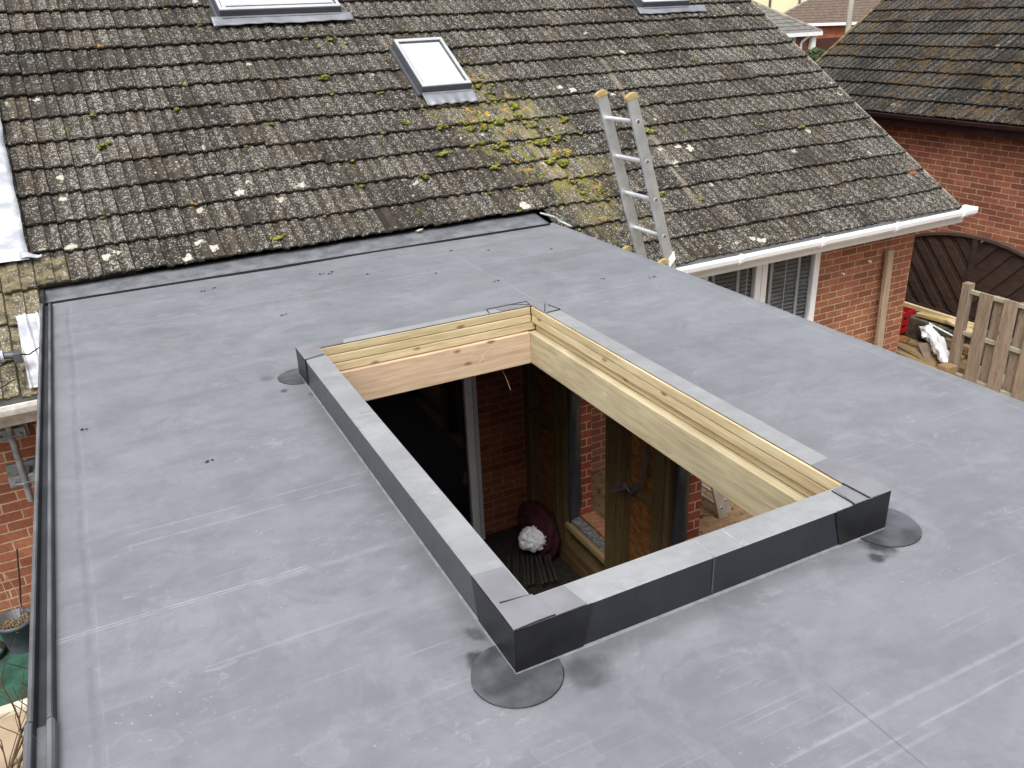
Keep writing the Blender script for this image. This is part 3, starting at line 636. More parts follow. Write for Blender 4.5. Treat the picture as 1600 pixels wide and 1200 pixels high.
# lap joints across the kerb top
M_DUST = plain('dusty_joint', (.30, .31, .33), .6, .3, 30)
for yy in (2.98, 3.08, 2.36):
    mb = MB(); mb.box(xo0 - .0008, xi0 - .002, yy, yy + .0035, H - .001, H + .0012); mb.build('lap_joint', M_DUST, kerb)
for xx in (1.42, 1.53):
    mb = MB(); mb.box(xx, xx + .0035, yo0 - .0008, yi0 - .002, H - .001, H + .0012); mb.build('lap_joint', M_DUST, kerb)
mb = MB(); mb.box(1.42, 1.425, yo0 - .003, yo0 - .001, .016, H - .006); mb.build('lap_joint', M_MEMSIDE2, kerb)
# corner patches (thin shells wrapped round the corners)
def poly_sheet(mb, pts, z, t, mi=0): # horizontal sheet
    n = len(pts); mb.add([(x, y, z) for x, y in pts] + [(x, y, z + t) for x, y in pts], [tuple(range(n, 2 * n)), tuple(range(n - 1, -1, -1))] + [(i, (i + 1) % n, n + (i + 1) % n, n + i) for i in range(n)], mi)
def side_sheet(mb, a, b, z0, z1, off, zc0=0, zc1=0, n=8, ragged=.012):
    # vertical patch, outline slightly irregular at the far end b
    ax, ay = a; bx, by = b; pts = []
    def P(u, z): return (ax + (bx - ax) * u + off[0], ay + (by - ay) * u + off[1], z)
    vs = []
    for j in range(n + 1):
        v = j / n; uu = 1 + ragged * 2 * math.sin(v * 3 + ax * 5) - .10 * (1 - v) ** 2
        vs += [P(0, z0 + (z1 - z0) * v), P(uu, z0 + (z1 - z0) * v)]
    mb.add(vs, [(2 * j, 2 * j + 1, 2 * j + 3, 2 * j + 2) for j in range(n)])
t = .0018
def patch(cx, cy, sx, sy, lx, ly, topx, topy, inner):
    mb = MB(); ox, oy = -sx * .004, -sy * .004
    side_sheet(mb, (cx, cy), (cx + sx * lx, cy), fl + .001, H - .002, (0, oy))
    side_sheet(mb, (cx, cy), (cx, cy + sy * ly), fl + .001, H - .002, (ox, 0))
    mb.add([(cx + ox, cy + oy, fl), (cx + ox, cy, fl), (cx + ox, cy, H), (cx + ox, cy + oy, H), (cx, cy + oy, fl), (cx, cy + oy, H)], [(0, 1, 2, 3), (0, 4, 5, 3)])
    o = mb.build('corner_patch', M_PATCH, ext, solid=.0018)
    mb = MB(); x_in = inner[0]; y_in = inner[1]
    pts = [(cx + ox, cy + oy), (cx + sx * topx, cy + oy), (cx + sx * (topx * .93), y_in), (x_in, y_in), (x_in, cy + sy * topy * .97), (cx + ox, cy + sy * topy)]
    poly_sheet(mb, pts, H + .001, .0022); mb.build('patch_top', M_PATCHTOP, o)
    return o
patch(xo0, yo0, 1, 1, .235, .27, .22, .27, (xi0 - .004, yi0 - .004))
patch(xo1, yo0, -1, 1, .235, .24, .16, .26, (xi1 + .006, yi0 - .004))
patch(xo0, yo1, 1, -1, .2, .19, .24, .19, (xi0 - .004, yi1 + .006))
patch(xo1, yo1, -1, -1, .2, .2, .30, .22, (xi1 + .006, yi1 + .006))
# second, smaller square laid over the near left corner, lifting at one edge
def cover(cx, cy, pts, dz):
    mb = MB(); n = len(pts); lift = [dz * k for k in (0, 0, 1, .3)][:n]
    mb.add([(cx + a, cy + b, H + .004 + lift[i]) for i, (a, b) in enumerate(pts)], [tuple(range(n))]); mb.build('cover_patch', M_PATCHTOP, ext, solid=.002)
cover(xo0, yo0, [(-.006, -.006), (-.004, .115), (.105, .10), (.12, -.003)], .004)
cover(xo1, yo0, [(.006, -.006), (.004, .12), (-.10, .105), (-.09, -.004)], .003)
# black edge lines of sealant
def bead(pts, r=.0022, par=None): mb = MB(); mb.path(pts, r, 5); mb.build('sealant_bead', M_PATCH, par or ext)
bead([(xo0 + .12, yo0 - .004, H + .006), (xo0 + .06, yo0 - .006, H + .008), (xo0 - .006, yo0 - .006, H + .005)])
bead([(xo0 + .01, yo0 + .113, H + .007), (xo0 + .105, yo0 + .102, H + .006)])
bead([(xo1 - .098, yo0 - .004, H + .006), (xo1 - .102, yo0 + .105, H + .006)]); bead([(xo1 - .165, yo0 - .004, .02), (xo1 - .165, yo0 - .004, H + .004), (xo1 - .165, yi0 - .01, H + .004)])
bead([(xi1 - .25, yi1 + .008, H + .004), (xi1 - .24, yo1, H + .005), (xi1 + .01, yo1 + .003, H + .005), (xi1 + .0, yi1 + .01, H + .005), (xi1 - .09, yo1 + .004, H + .005)])
bead([(xi1 + .012, yi1 - .16, H + .005), (xo1 + .0, yi1 - .15, H + .005), (xo1 - .02, yi1 - .05, H + .005)]); bead([(xi1 + .012, yi1 - .14, H + .005), (xi1 + .08, yi1 - .02, H + .005)])
bead([(xo0 - .004, yo1 - .19, .03), (xo0 - .004, yo1 - .19, H + .003), (xi0 - .005, yo1 - .17, H + .005)])
# round foot patches
def disc(cx, cy, r, seed, quad):
    mb = MB(); n = 40; pts = []
    for i in range(n):
        a = 2 * math.pi * i / n; rr = r * (1 + .04 * mn.noise(Vector((math.cos(a) * 1.5, math.sin(a) * 1.5, seed)))); x, y = cx + rr * math.cos(a), cy + rr * math.sin(a); pts.append((x, y))
    mb.add([(cx, cy, .0036)] + [(x, y, .0032) for x, y in pts] + [(x, y, .001) for x, y in pts], [(0, 1 + i, 1 + (i + 1) % n) for i in range(n)] + [(1 + i, 1 + (i + 1) % n, 1 + n + (i + 1) % n, 1 + n + i) for i in range(n)])
    o = mb.build('round_patch', M_CIRC, ext)
    bead([(x, y, .0032) for x, y in [pts[k % n] for k in quad]], .0013, o)
disc(xo0 + .0, yo0 + .0, .128, 1, range(20, 39)); disc(xo1 + .01, yo0 + .01, .122, 2, range(20, 34)); disc(xo0 - .01, yo1 - .01, .105, 3, range(17, 30)); disc(xo1, yo1, .11, 4, range(0, 8))
# upstand timbers: three courses, then the trimmer joists
def cours(name, x0, x1, y0, y1, z0, z1, mat): mb = MB(); mb.box(x0, x1, y0, y1, z0, z1); return mb.build(name, mat, ext, bevel=.004)
hs_ = (.1005, .0530, .0055)
for k, z in enumerate(hs_):
    zt_ = z + .0448
    cours('upstand_timber', xi0 + .001, xi1 + (-.001, .001, .025)[k], yi1 + (0, .0, .001)[k], yo1 - .006, z, zt_, M_TX)
    cours('upstand_timber', xi1 + (0, .002, .026)[k], xo1 - .006, yi0 - .07, yi1 + .002 - .004, z + (0, 0, -.0)[k], zt_ - (.0, .0, .012)[k], M_TY)
    cours('upstand_timber', xi0 + .001, xi1 - .001, yo0 + .006, yi0, z, zt_, M_TX)
    cours('upstand_timber', xo0 + .006, xi0, yi0 + .002, yi1 - .002, z, zt_, M_TY)
zj0, zj1 = -.185, .0015
cours('trimmer_joist', xi0 - .02, xi1 - .016, yi1 - .018, yi1 + .034, zj0, zj1, M_BX)
cours('trimmer_joist', xi1 - .016, xi1 + .036, yi0 - .08, yi1 + .0, zj0, zj1, M_BY)
cours('trimmer_joist', xi0 - .02, xi1 - .014, yi0 - .045, yi0 + .002, zj0, zj1, M_BX)
cours('trimmer_joist', xi0 - .07, xi0 - .022, YN + .3, 5.9, zj0, -.034, M_BY)
for xj in (.05, .42, 2.5, 2.9):
    cours('joist', xj, xj + .047, YN + .3, 5.86, zj0, -.034, M_BY)
# deck (OSB sheet under the rubber)
mb = MB()
for a in ((XL + .05, xo0 + .004, YN, 6.1), (xo1 - .004, XR - .012, YN, 6.1), (xo0 + .0045, xo1 - .0045, YN, yo0 + .004), (xo0 + .0045, xo1 - .0045, yo1 - .004, 6.1)): mb.box(*a, -.032, -.014)
mb.build('roof_deck', M_OSB, ext)
# pencil ticks on the joists
def mark(pts, n=None):
    mb = MB(); mb.path(pts, .0009, 4); mb.build('chalk_mark', plain('chalk', (.60, .55, .48), .9), ext)
yy = yi1 - .0190
mark([(1.70, yy, -.04), (1.73, yy, -.085), (1.80, yy, -.03)]); mark([(1.71, yy, -.11), (1.735, yy, -.09), (1.755, yy, -.125)]); mark([(1.66, yy, -.09), (1.675, yy, -.04), (1.71, yy, -.06)])
xx = xi1 - .0170
mark([(xx, 3.15, -.10), (xx, 3.15, -.05)]); mark([(xx, 3.17, -.075), (xx, 3.13, -.08)])
mb = MB(); mb.path([(1.86, yi1 + .05, -.18), (1.89, yi1 + .03, -.25), (1.905, yi1 + .0, -.33)], .0013, 5); mb.build('loose_string', plain('string', (.5, .38, .16), .8), ext)
# roof edge trim on the left
mb = MB(); tx = XL
pr = [(0, -.11), (-.004, .030), (.004, .036), (.012, .032), (.018, .010), (.036, .008), (.042, .026), (.052, .030), (.058, .022), (.060, .002), (.060, -.008), (.008, -.02), (.008, -.11)]
def tw(y): return -.018 * max(0, (y - 4.4) / 1.6) ** 2 * 0 + .0
mb.prism([(tx + a, b) for a, b in pr], 'y', 1.98, 6.04); o = mb.build('edge_trim', M_TRIM, ext, bevel=.002)
mb = MB(); mb.prism([(tx + a, b) for a, b in pr], 'y', YN, 1.975); mb.build('edge_trim', M_TRIM, ext, bevel=.002)
mb = MB(); mb.prism([(tx + a * 1.12 - .004, b + .004) for a, b in pr], 'y', 1.84, 2.02); mb.build('trim_joint', M_TRIMHI, ext, bevel=.002)
mb = MB(); mb.prism([(tx + .042, .027), (tx + .047, .0325), (tx + .053, .0315), (tx + .056, .026)], 'y', YN, 1.835); mb.prism([(tx - .003, .031), (tx + .002, .0375), (tx + .008, .0375), (tx + .012, .033)], 'y', YN, 1.835); mb.prism([(tx - .003, .031), (tx + .002, .0375), (tx + .008, .0375), (tx + .012, .033)], 'y', 2.025, 6.0); mb.prism([(tx + .042, .027), (tx + .047, .0325), (tx + .053, .0315), (tx + .056, .026)], 'y', 2.025, 6.0); mb.build('trim_highlight', M_TRIMHI, ext)  # paler strips along both ridges, their highlight put into the colour
# right edge: membrane turned down over a thin drip
mb = MB(); mb.prism([(XR - .004, .0015), (XR + .006, .002), (XR + .008, -.06), (XR + .002, -.06), (XR, -.006), (XR - .004, -.006)], 'y', YN, 5.98); mb.build('drip_edge', plain('pale_drip_edge', (.19, .195, .21), .6, .15), ext)
mb = MB(); mb.box(XR - .03, XR - .008, YN, 5.75, -.2, -.024); mb.build('fascia', M_WHITE, ext)
mb = MB(); mb.box(XL + .012, XL + .04, YN, 5.75, -.2, -.024); mb.build('fascia', M_TRIM, ext)
# upstand strip under the tiles, with a black trim lip
def ang(x): return -HY * 0 + (HO.y + (x - HO.x) * HY)
def strip(u, v):
    x = XL + .0 + (XR - .06 - XL) * u; yb_ = 6.10 - .0 + .03 * 0; yt = HO.y + (x - HO.x) * HY + 3 * GA * ct - .02
    return (x, yb_ + (yt + .10 - yb_) * v, .010 + .045 * v + .0015 * mn.noise(Vector((x * 8, v * 2, 0))))
mb = MB(); mb.grid(80, 3, strip); mb.build('upstand_flashing', plain('upstand_rubber', (.12, .125, .14), .7, .3, 9), ext, solid=.003)
mb = MB(); mb.box(XL + .0, XR - .06, 6.092, 6.104, .003, .014); mb.build('trim_lip', M_BLACK, ext)
mb = MB(); mb.prism([(XL - .002, 6.10), (XL + .02, 6.10), (XL + .02, 6.28), (XL - .002, 6.28)], 'z', -.05, .06); mb.build('end_cap', M_TRIM, ext)
# stepped grey edging where the flat roof meets the last tile
mb = MB(); mb.path([(XR - .05, 6.28, .065), (XR + .01, 6.13, .05), (XR + .035, 6.13, .02), (XR + .10, 6.02, -.02)], .009, 6); mb.build('edging', plain('pale_edging', (.42, .43, .44), .5), ext)
# debris crumbs
mb = MB()
for (x, y) in ((1.62, 5.55), (2.02, 5.3), (2.3, 4.9), (1.34, 5.75), (1.41, 5.76), (1.38, 5.72), (.55, 5.8), (.62, 5.83), (3.0, 5.4), (2.9, 4.55), (-.25, 3.9), (.2, 3.3), (.9, 5.0), (2.6, 5.65), (2.35, 5.8), (3.2, 4.4)): 
    for q in range(3): mb.blob((x + random.uniform(-.02, .02), y + random.uniform(-.01, .01), .006), .006, .004, .003, 6, .4, 3, 0, None, q + x)
struct(mb.build('debris', M_BLACK), 'black crumbs of dirt scattered on the flat roof', 'stuff', 'debris')

# room below ---------------------------------------------------
FZ = -2.66
mb = MB(); mb.box(2.50, 3.25, 5.86, 5.96, FZ, -.19); mb.box(-.4, .35, 5.86, 5.96, FZ, -.19); mb.box(.351, 2.499, 5.86, 5.96, -.45, -.19); mb.build('inner_wall', M_BRIX, ext)
mb = MB(); mb.box(-.4, -.3, YN + .3, 5.855, FZ, -.21); mb.build('side_wall', M_BRY, ext)
mb = MB(); mb.box(-.295, 3.2, YN + .2, YN + .3, FZ, -.21); mb.build('end_wall', M_BRX, ext)
mb = MB(); mb.box(2.385, 2.455, 5.80, 5.87, FZ, -.45); mb.box(.36, .42, 5.80, 5.87, FZ, -.45); mb.box(.421, 2.384, 5.80, 5.87, -.52, -.45)
df = mb.build('door_frame', plain('door_frame_grey', (.78, .77, .75), .5, .06), ext, bevel=.004)
mb = MB(); mb.box(2.462, 2.498, 5.81, 5.858, FZ, -.45); mb.build('door_lining', plain('lining_grey', (.55, .56, .57), .5, .06), ext)
mb = MB(); mb.box(.421, 2.384, 5.84, 5.85, FZ, -.521); mb.build('pane', M_DGLASS, df)
mb = MB()
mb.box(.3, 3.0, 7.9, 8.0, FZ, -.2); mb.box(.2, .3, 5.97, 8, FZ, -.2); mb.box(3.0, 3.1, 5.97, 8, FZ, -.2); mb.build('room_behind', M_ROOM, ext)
# stud wall on the right
SX = 2.95; SW = .095
def stud(y0, y1, z0=FZ + .1, z1=-.21, mat=M_STUD, name='stud', x0=SX, x1=SX + SW): mb = MB(); mb.box(x0, x1, y0, y1, z0, z1); return mb.build(name, mat, ext, bevel=.002)
stud(5.76, 5.85); stud(5.17, 5.215); stud(5.29, 5.335); stud(4.42, 4.56); stud(4.36, 4.405); stud(3.80, 3.845, mat=M_STUD); stud(3.86, 3.98)
stud(5.338, 5.757, -1.50, -1.455, M_STUDY, 'noggin', SX + .005, SX + SW - .003); stud(3.983, 4.357, -1.52, -1.475, M_STUDY, 'noggin', SX + .03, SX + SW - .003)
stud(4.565, 5.165, -2.31, -2.265, wood('sill_pine', (.30, .21, .10), (.44, .33, .18), 'y', False), 'sill_plate'); stud(4.563, 5.285, FZ + .101, FZ + .19, M_STUDY, 'bottom_plate', SX + .004, SX + SW - .002); stud(2.9, 5.855, FZ + .0, FZ + .095, M_STUDY, 'bottom_plate')
mb = MB(); mb.box(SX + SW, SX + SW + .011, 5.19, 5.855, FZ, -.21); mb.box(SX + SW, SX + SW + .011, 3.80, 4.56, FZ, -.21); mb.box(SX + SW, SX + SW + .011, 4.561, 5.189, FZ, -2.27); mb.build('sheathing', M_OSB, ext)
mb = MB(); mb.box(SX + .04, SX + SW + .03, 4.57, 5.16, -2.262, -2.235); mb.build('cavity_insulation', plain('foil_grey', (.22, .22, .22), .5, .6, 40, bump=1), ext)
M_DPM = plain('dark_plastic_sheet', (.03, .035, .045), .3, .3)
for (ya, yb2) in ((5.135, 5.168), (3.765, 3.797)):
    mb = MB(); mb.grid(4, 40, lambda u, v, ya=ya, yb2=yb2: (SX + .02 + .12 * u, ya + .02 * mn.noise(Vector((u * 3, v * 9, ya))) * (1 + (v < .3)), FZ + .3 + (2.1) * v)); mb.build('plastic_sheet', M_DPM, ext, solid=.002)
OX = 3.10
mb = MB(); mb.box(OX, OX + .10, 5.17, 5.86, FZ, -.21); mb.box(OX, OX + .10, 3.79, 4.57, FZ, -.21); mb.box(OX, OX + .10, 4.571, 5.169, FZ, -2.30); mb.box(OX, OX + .1, YN + .3, 1.6, FZ, -.21)
mb.build('outer_wall', [M_BRY], ext)
M_BRREV = brick('reveal_brick', 'x', (.36, .075, .045), (.24, .05, .03), (.48, .36, .25))
mb = MB(); mb.box(OX - .02, OX + .103, 5.158, 5.168, -2.29, -.21); mb.build('brick_reveal', M_BRREV, ext); mb = MB(); mb.box(OX - .02, OX + .103, 3.778, 3.789, FZ, -.21); mb.build('brick_reveal', M_BRREV, ext)
mb = MB(); mb.box(OX + .0, OX + .13, 4.575, 5.155, -2.30, -2.24); mb.build('brick_sill', plain('brick_sill', (.42, .20, .10), .8, .3, 20), ext)
# cables hanging by the second bay
mb = MB()
for q in range(3):
    mb.path([(SX + .06 + q * .006, 4.10 + q * .012, -.3), (SX + .05, 4.09 + q * .012, -1.0), (SX + .04, 4.12 + q * .02, -1.35), (SX - .01, 4.20 + q * .01, -1.48), (SX - .02, 4.28, -1.42 - q * .02), (SX - .02, 4.32 - q * .02, -1.50)], .0045, 5)
for q in range(7): mb.path([(SX - .02, 4.25, -1.46), (SX - .03 - .01 * q % 3, 4.30 + .01 * q, -1.42 - .018 * q), (SX - .03, 4.31 + .012 * q, -1.50)], .003, 4)
mb.build('cable', plain('grey_cable', (.10, .10, .11), .4), ext)

# ---------------------------------------------------------------- things in the pit
def crumple(name, c, r, mat, amp, fr, seed, label, cat, n=40):
    vs = []; 
    for j in range(n + 1):
        th = math.pi * j / n
        for i in range(n * 2):
            ph = math.pi * i / n; d = Vector((math.sin(th) * math.cos(ph), math.sin(th) * math.sin(ph), math.cos(th)))
            k = 1 + amp * (1 - 2 * abs(mn.noise(d * fr + Vector((seed, 0, 0))))) + amp * .5 * (1 - 2 * abs(mn.noise(d * fr * 2.3 + Vector((0, seed, 0)))))
            vs.append((d.x * r[0] * k, d.y * r[1] * k, max(-r[2] * .75, d.z * r[2] * k)))
    m2 = n * 2; mb = MB(); mb.add(vs, [(j * m2 + i, (j + 1) * m2 + i, (j + 1) * m2 + (i + 1) % m2, j * m2 + (i + 1) % m2) for j in range(n) for i in range(m2)], 0, True)
    o = mb.build(name, mat); o.location = c; return tag(o, label, cat)
crumple('plastic_bag', (2.70, 5.27, -2.41), (.095, .085, .085), plain('white_plastic_bag', (.86, .87, .92), .4, .06, 9),   .30, 2.4, 3.3, 'crumpled white plastic bag on the pile of dark strips', 'bag')
crumple('dust_sheet', (2.83, 5.42, -2.45), (.12, .24, .22), plain('maroon_cloth', (.045, .005, .009), .9, .4, 14, bump=.5), .16, 1.8, 8.1, 'dark maroon cloth heaped against the stud wall', 'cloth')
bt = None
a0 = Vector((2.55, 5.38, -2.62)); a1 = Vector((2.83, 5.22, -2.56)); b0 = Vector((2.34, 4.98, -2.64)); b1 = Vector((2.70, 4.92, -2.60))
M_STRIP = plain('dark_batten', (.035, .031, .027), .5, .35)
for i in range(10):
    t_ = i / 9; p = a0.lerp(a1, t_) + Vector((random.uniform(-.01, .01), .05, 0)); q = b0.lerp(b1, t_) + Vector((random.uniform(-.01, .01), random.uniform(-.04, .04), 0))
    mb = MB(); d = (q - p); L = d.length; mb.box(-.011, .011, -L / 2, L / 2, 0, .018)
    o = mb.build('batten', M_STRIP, bevel=.002) if bt is None else None
    if bt is None: bt = o
    else: o = bt.copy(); COL.objects.link(o)
    o.location = (p + q) / 2 + Vector((0, 0, .015)); o.rotation_euler = (math.atan2(-d.z, -d.y) * 0, 0, math.atan2(-d.x, d.y)); tag(o, 'thin dark batten in the fan of strips below the white bag', 'batten', 'fan of dark battens on the pit floor')

# ---------------------------------------------------------------- ladder
P0 = Vector((3.321, 5.147, .944)); D = Vector((.081, -.002, -.267)); Wd = Vector((.002, -.36, .004))
dn = D.normalized(); nl = Vector((-abs(dn.z), 0, -dn.x)).normalized() * 1.0   # points away from the house end, towards the roof edge
nl = dn.cross(Wd.normalized()); nl = nl if nl.x < 0 else -nl
wn_ = Wd.normalized()
lad = empty('ladder', P0 + D * 12.6, 'aluminium extension ladder leaning on the flat roof edge, with yellow end caps', 'ladder')
lad_o = lad.location.copy()
def lbox(name, c0, c1, hn, hw, mat, par, bevel=0):
    # beam between points c0,c1 with half sizes along nl and wn
    mb = MB(); cs = [(-hn, -hw), (hn, -hw), (hn, hw), (-hn, hw)]
    v = [c0 + nl * a + wn_ * b - lad_o for a, b in cs] + [c1 + nl * a + wn_ * b - lad_o for a, b in cs]
    mb.add(v, [(0, 1, 2, 3), (7, 6, 5, 4), (0, 1, 5, 4), (1, 2, 6, 5), (2, 3, 7, 6), (3, 0, 4, 7)]); return mb.build(name, mat, par, bevel=bevel)
def rail(c0, c1):
    # C-section: web plus two lips
    mb = MB(); hw = .0125; hn = .040
    cs = [(-hn, -hw), (hn, -hw), (hn, hw), (-hn, hw)]
    v = [c0 + nl * a + wn_ * b - lad_o for a, b in cs] + [c1 + nl * a + wn_ * b - lad_o for a, b in cs]
    mb.add(v, [(0, 1, 2, 3), (7, 6, 5, 4), (0, 1, 5, 4), (1, 2, 6, 5), (2, 3, 7, 6), (3, 0, 4, 7)])
    return mb.build('rail', M_ALU, lad, bevel=.004)
def cap(c, par, s_=1.0):
    mb = MB(); n = 8; hn = .045; hw = .0165
    prof = [(hn * math.cos(math.pi * k / n), .020 * math.sin(math.pi * k / n)) for k in range(n + 1)] + [(-hn, -.022), (hn, -.022)]
    m_ = len(prof); v = [c + nl * a - dn * b + wn_ * sgn * hw - lad_o for sgn in (-1, 1) for a, b in prof]
    mb.add(v, [tuple(range(m_)), tuple(range(2 * m_ - 1, m_ - 1, -1))] + [(i, (i + 1) % m_, m_ + (i + 1) % m_, m_ + i) for i in range(m_)]); return mb.build('end_cap', M_CAP, par, bevel=.003)
for sec in range(3):
    off = nl * (.086 * sec); top = -.62 if sec == 0 else 3.55 if sec == 1 else 3.62
    if sec == 2: off = off + wn_ * -.004
    base = (12.55, 12.5, 9.2)[sec]
    sh = [(-.02, .02), (-.048, .048), (-.012, .012)][sec] if sec else (0, 0)
    for side in (0, 1):
        s0 = Wd * side + wn_ * sh[side]
        c0 = P0 + D * top + s0 + off; c1 = P0 + D * base + s0 + off
        r_ = rail(c0, c1); cap(c0, r_)
        i = 0
        while i < 12.4:
            if top + .3 < i < base:
                mb = MB(); c = P0 + D * i + s0 + off + wn_ * (.0135 if side else -.0135) - lad_o
                mb.tube(c - wn_ * .001, c + wn_ * .0015, .018, 14); mb.build('rung_ferrule', M_RUNG, r_)
                mb = MB(); mb.tube(c + wn_ * .0, c + wn_ * (.0022 if side else -.0022), .013, 12); mb.build('rung_hole', M_HOLE, r_)
            i += 1
    i = 0
    while i < 12.4:
        if top + .3 < i < base:
            mb = MB(); a = P0 + D * i + off - lad_o; mb.tube(a + wn_ * .01, a + Wd - wn_ * .01, .0145, 10); mb.build('rung', M_RUNG, lad)
        i += 1
# tape / rope binding on the near rail
mb = MB(); c = P0 + D * 3.72 + Wd - lad_o
for q in range(5): mb.path([c + nl * (.04 - .001 * q) + wn_ * .018 + dn * (.01 * q), c - nl * .045 + wn_ * .018 + dn * (.012 * q - .055), c - nl * .05 - wn_ * .02 + dn * (.012 * q - .05)], .0055, 5)
mb.build('rope', plain('white_rope', (.72, .72, .72), .8), lad)
mb = MB(); c = P0 + D * 11.4 + Wd - lad_o; mb.path([c - nl * .1 + wn_ * .02 - dn * .05, c - nl * .02 + wn_ * .03 + dn * .03, c + nl * .05 + wn_ * .03 + dn * .0], .006, 6); mb.build('rope_loop', M_BLACK, lad)

# ---------------------------------------------------------------- plank leaning on the end of the wall
pk = MB(); pk.box(-.045, .045, -.02, .02, 0, 1.60); o = pk.build('plank', M_OLDZ, bevel=.003); o.location = (7.40, 5.93, GZ + .01); o.rotation_euler = (R(-2), R(.5), 0); tag(o, 'narrow timber plank standing upright against the brick end of the bungalow', 'plank')

# ---------------------------------------------------------------- slatted timber fence
FX = 8.40; fz = GZ - .03; top = -1.33
fence = empty('timber_fence', (FX, 5.74, fz), 'weathered brown hit-and-miss timber fence with upright boards', 'fence')
def fb(name, x0, x1, y0, y1, z0, z1, mat): mb = MB(); mb.box(x0 - FX, x1 - FX, y0 - 5.74, y1 - 5.74, z0 - fz, z1 - fz); return mb.build(name, mat, fence, bevel=.003)
for yp in (5.66, 3.86, 2.06): fb('post', FX - .045, FX + .045, yp, yp + .09, fz, top + .06, M_FENCE)
for z in (top - .05, -1.86, -2.37): 
    fb('rail', FX - .018, FX + .018, 3.95, 5.658, z, z + .045, M_FENCEY); fb('rail', FX - .018, FX + .018, 2.15, 3.858, z, z + .045, M_FENCEY)
y = 5.53; k = 0
while y > 2.2:
    if not (3.78 < y < 4.08):
        fb('board', FX - .040, FX - .020, y - .15, y, fz + .03, top + random.uniform(0, .015), M_FENCE); fb('board', FX + .020, FX + .038, y - .30 + .01 - .0, y - .14, fz + .03, top + random.uniform(-.01, .008), M_FENCE)
    y -= .285
# timber block at its foot
mb = MB(); mb.box(8.17, 8.32, 5.60, 5.74, GZ, -2.20); tag(mb.build('post_stub', M_OLDY, bevel=.004), 'short square timber block at the foot of the slatted fence', 'timber block')

# ---------------------------------------------------------------- dark arched fence panels
def arch_panel(yc, lab):
    AX = 9.42; hw = .90
    o = empty('arched_fence_panel', (AX, yc, GZ), lab, 'fence panel')
    def topz(y): return (-1.05 - .17 * (y / hw) ** 2) - GZ
    zb_ = -2.06 - GZ
    # infill: two flights of boards meeting in a V
    for sgn in (-1, 1):
        for k in range(22):
            # line z = z0 + sgn*y*slope
            z0 = zb_ - 1.0 + k * .135; sl_ = 1.15
            def lz(y, e): return z0 + e + sl_ * abs(y)
            pts = []; n = 10
            for half in (0, 1):
                seq = range(n + 1) if half == 0 else range(n, -1, -1)
                for i in seq:
                    y = .02 + (hw - .03) * i / n; z = min(max(lz(y, .15 * half), zb_), topz(y) - .015); pts.append((y * sgn, z))
            zsum = max(p[1] for p in pts) - min(p[1] for p in pts)
            area = abs(sum(pts[i][0] * pts[(i + 1) % len(pts)][1] - pts[(i + 1) % len(pts)][0] * pts[i][1] for i in range(len(pts)))) / 2
            if area < .004: continue
            mb = MB(); xx0 = -.006 + (.020 if k % 2 else 0); m_ = len(pts)
            tri = [(i, i + 1, m_ - 2 - i, m_ - 1 - i) for i in range(n)]
            v = [(xx0, a, b) for a, b in pts] + [(xx0 + .012, a, b) for a, b in pts]
            mb.add(v, [tuple(q) for q in tri] + [tuple(m_ + t for t in q) for q in tri] + [(i, (i + 1) % m_, m_ + (i + 1) % m_, m_ + i) for i in range(m_)])
            mb.build('slat', M_DARKF, o)
    mb = MB(); mb.box(-.03, .03, -.03, .03, zb_, topz(0) - .01); mb.build('mid_batten', M_DARKF, o)
    for s_ in (-1, 1): mb = MB(); mb.box(-.035, .035, s_ * hw - .03, s_ * hw + .03, zb_, topz(hw)); mb.build('side_frame', M_DARKF, o)
    mb = MB(); n = 20
    for i in range(n):
        ya, yb_ = -hw + 2 * hw * i / n, -hw + 2 * hw * (i + 1) / n
        mb.add([(sx, yy, topz(yy) + dz) for yy in (ya, yb_) for (sx, dz) in ((-.035, -.02), (.035, -.02), (.035, .015), (-.035, .015))], [(0, 1, 5, 4), (1, 2, 6, 5), (2, 3, 7, 6), (3, 0, 4, 7)])
    mb.build('top_rail', plain('arch_rail', (.07, .042, .032), .6, .2), o)
    mb = MB(); mb.box(-.02, .02, -hw, hw, zb_ - .05, zb_); mb.build('bottom_rail', M_DARKF, o)
    return o
arch_panel(6.40, 'dark brown arched fence panel of chevron boards behind the timber pile')
arch_panel(4.53, 'dark brown arched fence panel half hidden behind the slatted fence')
mb = MB(); mb.box(9.30, 9.55, 3.5, 8.4, GZ - .05, -2.12); tag(mb.build('low_wall', plain('mossy_block_wall', (.11, .10, .075), .9, .4, 12, bump=1), bevel=.01), 'low mossy block wall under the arched fence', 'wall')

# timber pile
def board(x, y, z, w_, t_, L, rz, rx, mat, label, grp='loose timbers heaped by the fence', name='offcut'):
    mb = MB(); mb.box(-w_ / 2, w_ / 2, -L / 2, L / 2, 0, t_); o = mb.build(name, mat, bevel=.003); o.location = (x, y, z); o.rotation_euler = (R(rx), 0, R(rz)); return tag(o, label, 'timber', grp)
g0 = GZ + .015
board(8.30, 6.35, g0, .10, .05, 1.5, -6, 0, M_OLDY, 'front bottom board of the timber pile, nearest the flat roof')
board(8.46, 6.42, g0, .12, .05, 1.6, -4, 0, M_OLDY, 'second bottom board of the timber pile')
board(8.66, 6.45, g0, .14, .05, 1.5, 2, 0, M_OLDY, 'third bottom board of the timber pile under the white sheet')
board(8.86, 6.5, g0, .15, .05, 1.5, -2, 0, M_OLDY, 'rear bottom board of the timber pile')
board(8.36, 6.38, g0 + .052, .09, .045, 1.55, -8, 0, M_OLDY, 'long thin board on the front edge of the pile')
board(8.55, 6.50, g0 + .055, .13, .04, 1.2, -12, 1, M_OLDY, 'wide brown board in the middle layer of the pile')
